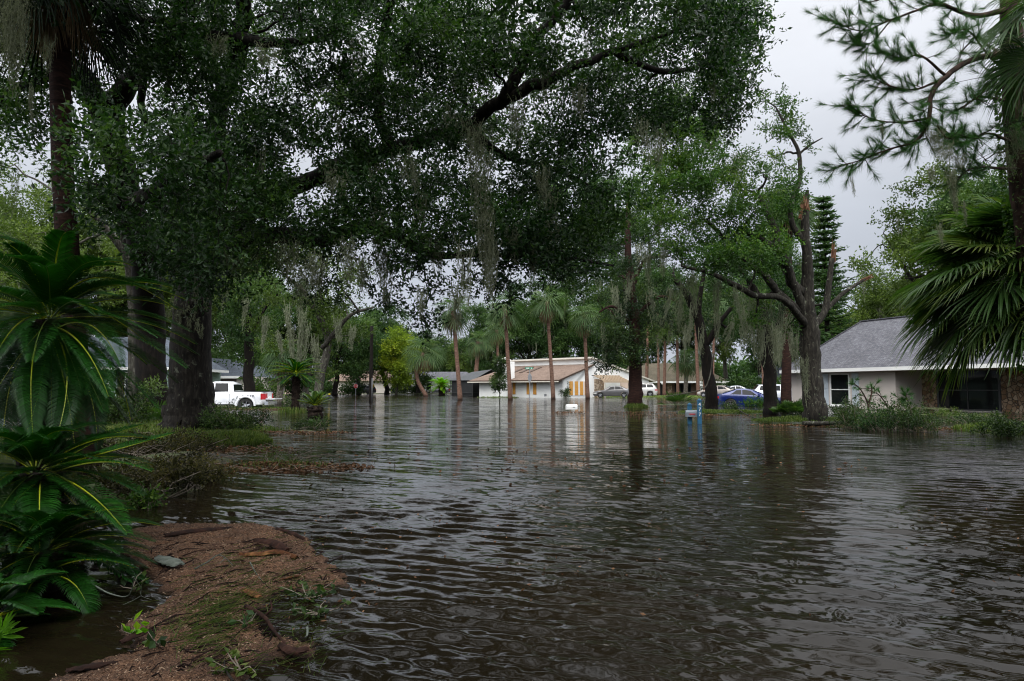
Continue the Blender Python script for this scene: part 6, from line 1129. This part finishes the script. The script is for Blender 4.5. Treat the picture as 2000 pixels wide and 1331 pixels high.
# small floats beside the white mailbox and the banks
g = Geo()
for (px, py, rx, ry, n) in ((1115, 806, .9, .25, 260), (545, 915, 1.5, .6, 1400), (560, 846, 1.9, .45, 900), (440, 880, 1.4, .8, 500), (1600, 832, 2.5, .5, 600), (1400, 812, 2.0, .5, 350), (1320, 812, 2.5, .6, 200), (1850, 838, 2.6, .9, 500), (600, 1180, .5, .5, 60), (760, 1100, 1.6, 1.4, 60), (1300, 1050, 3.2, 2.2, 110), (1000, 900, 6, 3.5, 220), (1700, 1000, 3, 2.5, 70), (700, 1040, 1.2, 1.0, 60), (480, 800, 4.5, .5, 900), (1250, 806, 2, .6, 250)):
    p = wat(px, py); a = rg.random(n) * 6.28; q = rg.random(n) ** .6; x = p[0] + rx * q * np.cos(a); y = p[1] + ry * q * np.sin(a); z = np.maximum(ground_h(x, y), 0) + .008 + rg.random(n) * .025; s = .03 if p[1] < 10 else .07
    leaves(g, np.stack([x, y, z], -1), rg.normal(size=(n, 3)) * np.array([1, 1, .2]), s * rg.uniform(.5, 1.4, n), s * .5, rg, rg.random(n))
tag(g.build('leaf_litter', M['dry_leaf']), 'brown leaves and bark crumbs drifting on the flood and banks', 'litter', kind='stuff')
g = Geo()
for k in range(150): p = wat(rg.uniform(380, 660), rg.uniform(872, 925), .03) if k < 110 else wat(rg.uniform(480, 640), rg.uniform(835, 852), .03); a = rg.random() * 6.28; L = rg.uniform(.1, .45); d = np.array([math.cos(a), math.sin(a) * .6, rg.uniform(-.05, .25)]) * L; g.tube([p, p + d * .5 + rg.normal(size=3) * .02, p + d], [.006, .005, .002], 4)
for k in range(120): p = wat(rg.uniform(240, 400), rg.uniform(850, 960), .12); a = rg.random() * 6.28; L = rg.uniform(.15, .5); d = np.array([math.cos(a), math.sin(a) * .6, rg.uniform(-.05, .5)]) * L; g.tube([p, p + d * .5 + rg.normal(size=3) * .03, p + d], [.007, .005, .002], 4)
tag(g.build('twig_litter', M['twig']), 'scattered thin twigs on the brown debris banks', 'twigs', kind='stuff')

# ---------------- the mulch raft in the foreground
OUT = np.array([wat(*q)[:2] for q in ((262, 1040), (330, 1027), (400, 1025), (470, 1027), (530, 1034), (598, 1052), (606, 1072), (636, 1105), (676, 1128), (668, 1147), (618, 1158), (562, 1152), (545, 1168), (520, 1182), (508, 1200), (518, 1232), (548, 1258), (606, 1260), (604, 1276), (560, 1288), (515, 1280), (480, 1300), (470, 1331), (450, 1420), (60, 1420), (100, 1335), (150, 1312), (240, 1286), (300, 1248), (228, 1232), (300, 1196), (345, 1170), (320, 1140), (280, 1110), (240, 1070))])
def sdf(x, y):
    d = np.full(x.shape, 1e9); ins = np.zeros(x.shape, bool); n = len(OUT)
    for i in range(n):
        a, b_ = OUT[i], OUT[(i + 1) % n]; e = b_ - a; t_ = np.clip(((x - a[0]) * e[0] + (y - a[1]) * e[1]) / (e @ e), 0, 1); d = np.minimum(d, np.hypot(x - a[0] - e[0] * t_, y - a[1] - e[1] * t_))
        c = (a[1] > y) != (b_[1] > y); ins ^= c & (x < (b_[0] - a[0]) * (y - a[1]) / (b_[1] - a[1] + 1e-12) + a[0])
    return np.where(ins, d, -d)
def fbm(x, y, s, sd, oct_=5):
    r3 = np.random.default_rng(sd); v = 0 * x; am = 1
    for o_ in range(oct_):
        for q in range(5): th = r3.random() * 6.28; v = v + am * np.sin((x * math.cos(th) + y * math.sin(th)) * s * (2 ** o_) * r3.uniform(.8, 1.3) + r3.random() * 6.28) / 5
        am *= .6
    return v
def raft_z(x, y): d = sdf(x, y) + .055 * fbm(x, y, 8, 3) + .035 * fbm(x, y, 30, 8); return np.clip(d * .55, -.03, .022) + .014 * np.clip(d * 6, 0, 1) * fbm(x, y, 5, 4) + .012 * np.clip(d * 8, 0, 1) * fbm(x, y, 30, 5, 4) + .004
x0, y0 = OUT.min(0) - .15; x1, y1 = OUT.max(0) + .15; xs, ys = np.meshgrid(np.arange(x0, x1, .011), np.arange(y0, y1, .011), indexing='ij')
zz = raft_z(xs, ys); G = np.stack([xs, ys, zz], -1); nX, nY = xs.shape; i, j = np.meshgrid(np.arange(nX - 1), np.arange(nY - 1), indexing='ij'); Q = np.stack([i * nY + j, (i + 1) * nY + j, (i + 1) * nY + j + 1, i * nY + j + 1], -1).reshape(-1, 4)
keep = zz.reshape(-1)[Q].max(1) > -.022; Q = Q[keep]; u_, inv = np.unique(Q, return_inverse=True)
m, t, b = nmat('wet mulch', .75, .35); n1 = noise(t, 130, 5, rough=.75); n2 = noise(t, 5, 5); n3 = t.nodes.new('ShaderNodeTexVoronoi'); n3.inputs['Scale'].default_value = 95; cc = t.nodes.new('ShaderNodeTexCoord'); t.links.new(cc.outputs['Object'], n3.inputs['Vector'])
ca = cr(t, [(.30, (.015, .007, .0045)), (.45, (.088, .042, .021)), (.57, (.20, .108, .058)), (.70, (.46, .30, .19))], n1.outputs[0]); cb = cr(t, [(.3, (.55, .5, .5)), (.7, (1.25, 1.2, 1.15))], n2.outputs[0]); mx = t.nodes.new('ShaderNodeMixRGB'); mx.blend_type = 'MULTIPLY'; mx.inputs[0].default_value = 1; t.links.new(ca, mx.inputs[1]); t.links.new(cb, mx.inputs[2])
gp = t.nodes.new('ShaderNodeNewGeometry'); sz = t.nodes.new('ShaderNodeSeparateXYZ'); t.links.new(gp.outputs['Position'], sz.inputs[0]); wm = t.nodes.new('ShaderNodeMapRange'); t.links.new(sz.outputs['Z'], wm.inputs[0]); wm.inputs[1].default_value = .002; wm.inputs[2].default_value = .022; wm.inputs[3].default_value = .4; wm.inputs[4].default_value = 1.0
hv = t.nodes.new('ShaderNodeHueSaturation'); t.links.new(mx.outputs[0], hv.inputs['Color']); t.links.new(wm.outputs[0], hv.inputs['Value']); t.links.new(hv.outputs[0], b.inputs['Base Color']); bump(t, b, n1.outputs[0], 1.0, .02)
tag(Geo().add(G.reshape(-1, 3)[u_], inv.reshape(-1, 4)).build('mulch_raft', m, smooth=True), 'floating raft of brown bark mulch at the lower left', 'mulch', kind='stuff')
def raft_pts(n, edge=.0):
    x = rg.uniform(x0, x1, n); y = rg.uniform(y0, y1, n); k = (sdf(x, y) + .03 * rg.normal(size=n)) > edge; x, y = x[k], y[k]; return np.stack([x, y, np.maximum(raft_z(x, y), .0) + .003], -1)
g = Geo(); P = raft_pts(60000); n = len(P); leaves(g, P, rg.normal(size=(n, 3)) * np.array([1, 1, .35]), .011 * rg.uniform(.3, 2.2, n), .005, rg, np.where(rg.random(n) < .26, rg.uniform(.8, 1, n), rg.uniform(0, .55, n)))
tag(g.build('bark_chips', leafmat('bark chips', (.018, .010, .006), (.10, .058, .034), (.34, .24, .16), .6, .0)), 'pale bark chips covering the mulch raft', 'bark chips', kind='stuff')
g = Geo()
for k in range(850):
    f = rg.random(); q = (340 + 190 * f + rg.normal() * 40, 1235 - 160 * f * f + rg.normal() * 28) if k < 600 else (rg.uniform(330, 640), rg.uniform(1080, 1320)); p = wat(*q, .03); a = math.radians(50) + rg.normal() * .6; L = rg.uniform(.05, .2); d = np.array([math.cos(a), math.sin(a), rg.uniform(-.05, .22)]) * L
    g.tube([p, p + d * .5 + rg.normal(size=3) * .012, p + d], [.0016, .0014, .0006], 3, a=rg.random())
tag(g.build('torn_grass', M['grass']), 'torn grass stems matted across the mulch raft', 'grass', kind='stuff')
g = Geo()
for k in range(480):
    q = (rg.uniform(250, 640), rg.uniform(1060, 1325)); p = wat(*q, .022); a = rg.normal(.5, .8); L = rg.uniform(.04, .2); d = np.array([math.cos(a), math.sin(a), rg.uniform(-.06, .2)]) * L
    if sdf(np.array([p[0]]), np.array([p[1]]))[0] > 0: g.tube([p, p + d * .5 + rg.normal(size=3) * .01, p + d], [.0045, .0038, .0018], 4)
tag(g.build('raft_twigs', M['palm_bark_dark']), 'dark twigs and bark strips strewn on the mulch raft', 'twigs', kind='stuff')
M['bark_red'] = barkmat('wet red bark', (.012, .006, .004), (.055, .022, .014), (.14, .06, .038), sc=(10, 10, 10), bs=.8); M['orange_wood'] = barkmat('split orange wood', (.03, .012, .006), (.20, .075, .028), (.50, .24, .09), sc=(16, 16, 16), bs=.9, bd=.006); M['lichen_bark'] = barkmat('lichened bark piece', (.14, .16, .13), (.26, .30, .25), (.42, .46, .40), sc=(16, 16, 16), bs=.8)
def bark_slab(name, pts, w_, arch, th, mat, label, cat, seed=1):
    th = th * .55
    """curved bark shell: a path with an arched cross-section and real thickness"""
    r5 = np.random.default_rng(seed); X_ = smooth_path(np.array(pts, float), 6); n = len(X_); T_ = nrm(np.gradient(X_, axis=0)); S = nrm(np.cross(T_, [0, 0, 1.])); U = np.cross(S, T_); q = np.linspace(-1, 1, 7); ww = w_ * (.35 + .65 * np.sin(np.linspace(.25, 2.9, n))) * (1 + r5.normal(0, .08, n)); rows = []
    for sgn, off in ((1, th), (-1, 0)): rows.append(X_[:, None] + S[:, None] * (q * 1)[None, :, None] * ww[:, None, None] / 2 + U[:, None] * ((1 - q ** 2) * arch * .6 + off)[None, :, None] + r5.normal(size=(n, 7, 3)) * .0015)
    G = np.concatenate([rows[0], rows[1][:, ::-1], rows[0][:, :1]], 1); g = Geo(); g.grid(G)
    for e_, fl in ((0, 0), (-1, 1)): s_ = G[e_]; g.add(np.vstack([s_, s_.mean(0)]), T=[((i, i + 1) if not fl else (i + 1, i)) + (len(s_),) for i in range(len(s_) - 1)])
    return tag(g.build(name, M[mat], smooth=True, sharp=50, org=tuple(X_[0])), label, cat)
bark_slab('bark_piece', [W3(468, 1086, .03), W3(510, 1084, .035), W3(545, 1080, .04), W3(580, 1092, .03)], .075, .03, .008, 'orange_wood', 'curled orange brown bark slab on the far right of the mulch raft', 'bark piece', 1)
bark_slab('bark_piece', [W3(500, 1058, .055), W3(535, 1062, .07), W3(562, 1078, .05)], .10, .035, .008, 'bark_red', 'dark curled bark rising behind the orange bark slab', 'bark piece', 2)
bark_slab('wood_slab', [W3(322, 1047, .03), W3(380, 1038, .035), W3(455, 1033, .03)], .13, .02, .01, 'bark_red', 'long flat wet slab along the far edge of the mulch raft', 'wood slab', 3)
bark_slab('bark_piece', [W3(310, 1090, .05), W3(332, 1098, .055), W3(350, 1106, .045)], .13, .02, .012, 'lichen_bark', 'pale lichen covered bark piece beside the sago fronds', 'bark piece', 4)
bark_slab('wood_chip', [W3(474, 1152, .03), W3(492, 1160, .035), W3(508, 1168, .03)], .06, .01, .008, 'orange_wood', 'bright orange wood splinter in the middle of the mulch raft', 'wood chip', 5)
bark_slab('wood_chip', [W3(545, 1135, .025), W3(570, 1128, .03), W3(588, 1126, .03)], .02, .006, .006, 'orange_wood', 'thin tan splinter near the tip of the mulch raft', 'wood chip', 6)
bark_slab('bark_piece', [W3(540, 1034, .02), W3(570, 1042, .03), W3(594, 1055, .02)], .05, .02, .01, 'bark_red', 'reddish bark length at the far corner of the mulch raft', 'bark piece', 7)
bark_slab('bark_piece', [W3(235, 1258, .04), W3(262, 1244, .05), W3(285, 1236, .04)], .06, .02, .008, 'bark_red', 'brown palm sheath on the left rim of the mulch raft', 'bark piece', 8)
bark_slab('wood_slab', [W3(130, 1312, .03), W3(180, 1302, .04), W3(230, 1296, .02)], .05, .012, .008, 'bark_red', 'straight brown sliver at the lower left edge of the raft', 'wood slab', 9)
bark_slab('bark_piece', [W3(548, 1262, .03), W3(575, 1274, .04), W3(600, 1270, .03)], .06, .02, .01, 'bark_red', 'reddish torn bark at the lower right corner of the raft', 'bark piece', 10)
stick('stick', [W3(480, 1185, .03), W3(515, 1205, .05), W3(535, 1232, .05), W3(560, 1262, .03)], .014, 'bark_red', 'long dark red branch along the right rim of the raft', branch=[[W3(515, 1205, .05), W3(530, 1190, .08), W3(528, 1172, .1)], [W3(500, 1196, .04), W3(470, 1190, .05)]])
stick('stick', [W3(178, 1140, .12), W3(215, 1160, .11), W3(250, 1164, .1), W3(262, 1130, .22), W3(258, 1128, .24)], .0045, 'lichen_bark', 'pale forked twig looping over the dark water left of the raft', branch=[[W3(262, 1130, .22), W3(275, 1148, .13), W3(276, 1164, .08), W3(296, 1172, .05)], [W3(276, 1164, .08), W3(262, 1172, .05), W3(240, 1182, .03)]])
stick('stick', [W3(380, 1112, .05), W3(405, 1098, .09), W3(425, 1085, .12), W3(440, 1090, .1), W3(455, 1105, .05)], .0055, 'lichen_bark', 'pale crooked twig on the far part of the raft', branch=[[W3(425, 1085, .12), W3(438, 1078, .15)], [W3(440, 1090, .1), W3(428, 1102, .07)]])
stick('stick', [W3(488, 1098, .04), W3(500, 1120, .04), W3(512, 1135, .03)], .004, 'lichen_bark', 'short straight twig right of the pale crooked one')
stick('stick', [W3(600, 1225, .02), W3(600, 1240, .05), W3(592, 1250, .02)], .007, 'lichen_bark', 'lichen spotted twig standing in the water right of the raft')
stick('stick', [W3(455, 1331, .03), W3(440, 1308, .05), W3(438, 1290, .06)], .006, 'grey_bark', 'upright twig at the bottom of the raft', branch=[[W3(440, 1308, .05), W3(452, 1300, .07)]])
# leafy sprigs
def sprig(px, py, n, L, W, mat, label, seed, r=.12, z=.02):
    r6 = np.random.default_rng(seed); b_ = wat(px, py, z); o = empty('leafy_sprig', b_, 0, label, 'sprig'); w_ = Geo(); g = Geo()
    for k in range(5):
        a = r6.random() * 6.28; e = np.array([math.cos(a) * r, math.sin(a) * r, r6.uniform(.01, .08)]); w_.tube([np.zeros(3), e * .5 + r6.normal(size=3) * .01, e], [.004, .003, .0015], 4); m_ = n // 5; tt = r6.random(m_)[:, None]; leaves(g, e * tt, r6.normal(size=(m_, 3)) * np.array([1, 1, .5]) + nrm(e) * .5, L * r6.uniform(.7, 1.2, m_), W, r6, r6.random(m_))
    w_.build('stem', M['twig'], o); g.build('leaves', M[mat], o)
sprig(600, 1170, 70, .05, .028, 'shrub', 'dark leafy sprig floating off the right tip of the raft', 1, .16); sprig(625, 1200, 40, .05, .028, 'shrub', 'olive sprig floating lower right of the dark leafy one', 2, .14); sprig(258, 1240, 14, .06, .035, 'lime_leaf', 'bright green sprig lying on the left rim of the raft', 3, .05, .05)
sprig(258, 1150, 10, .06, .04, 'shrub', 'green leaves beside the pale forked twig', 4, .08, .06); sprig(480, 1222, 14, .05, .03, 'conifer_leaf', 'deep green leaf cluster in the middle of the lower raft', 5, .05, .04); sprig(310, 1262, 14, .06, .04, 'cedar_leaf', 'pale green torn leaf lying on the lower raft', 6, .05, .05); sprig(470, 1310, 40, .05, .025, 'grass', 'leafy scraps at the bottom edge of the raft', 7, .12, .03)

# unseen trees behind the viewpoint, added as one mass to shade the near bank
g = Geo(); wr_ = np.random.default_rng(901); n = 150; az = wr_.uniform(math.radians(100), math.radians(260), n); R = wr_.uniform(9, 20, n)
Cw = np.stack([R * np.sin(az), R * np.cos(az), wr_.uniform(.5, 15, n)], -1); foliage(g, Cw, np.full(n, 2.2), 9, 6, .5, .28, wr_, .9)
tag(g.build('woods', M['oak_leaf']), 'unseen wood behind and above the viewpoint, added to shade the near bank', 'woods', kind='stuff')
# far-off woods closing every gap, one mass
g = Geo(); wr_ = np.random.default_rng(900); n = 900; az = wr_.uniform(math.radians(-62), math.radians(62), n); R = wr_.uniform(175, 200, n); hh = 5.5 + 3.5 * np.sin(az * 17) * np.sin(az * 7 + 1) + wr_.normal(0, 1, n)
Cw = np.stack([R * np.sin(az), R * np.cos(az), wr_.random(n) * np.clip(hh, 2, 11)], -1); foliage(g, Cw, np.full(n, 2.6), 3.2, 6, 1.1, .6, wr_, .8)
tag(g.build('far_woods', M['oak_leaf_far']), 'dark mass of woods closing the horizon behind the houses', 'woods', kind='stuff')
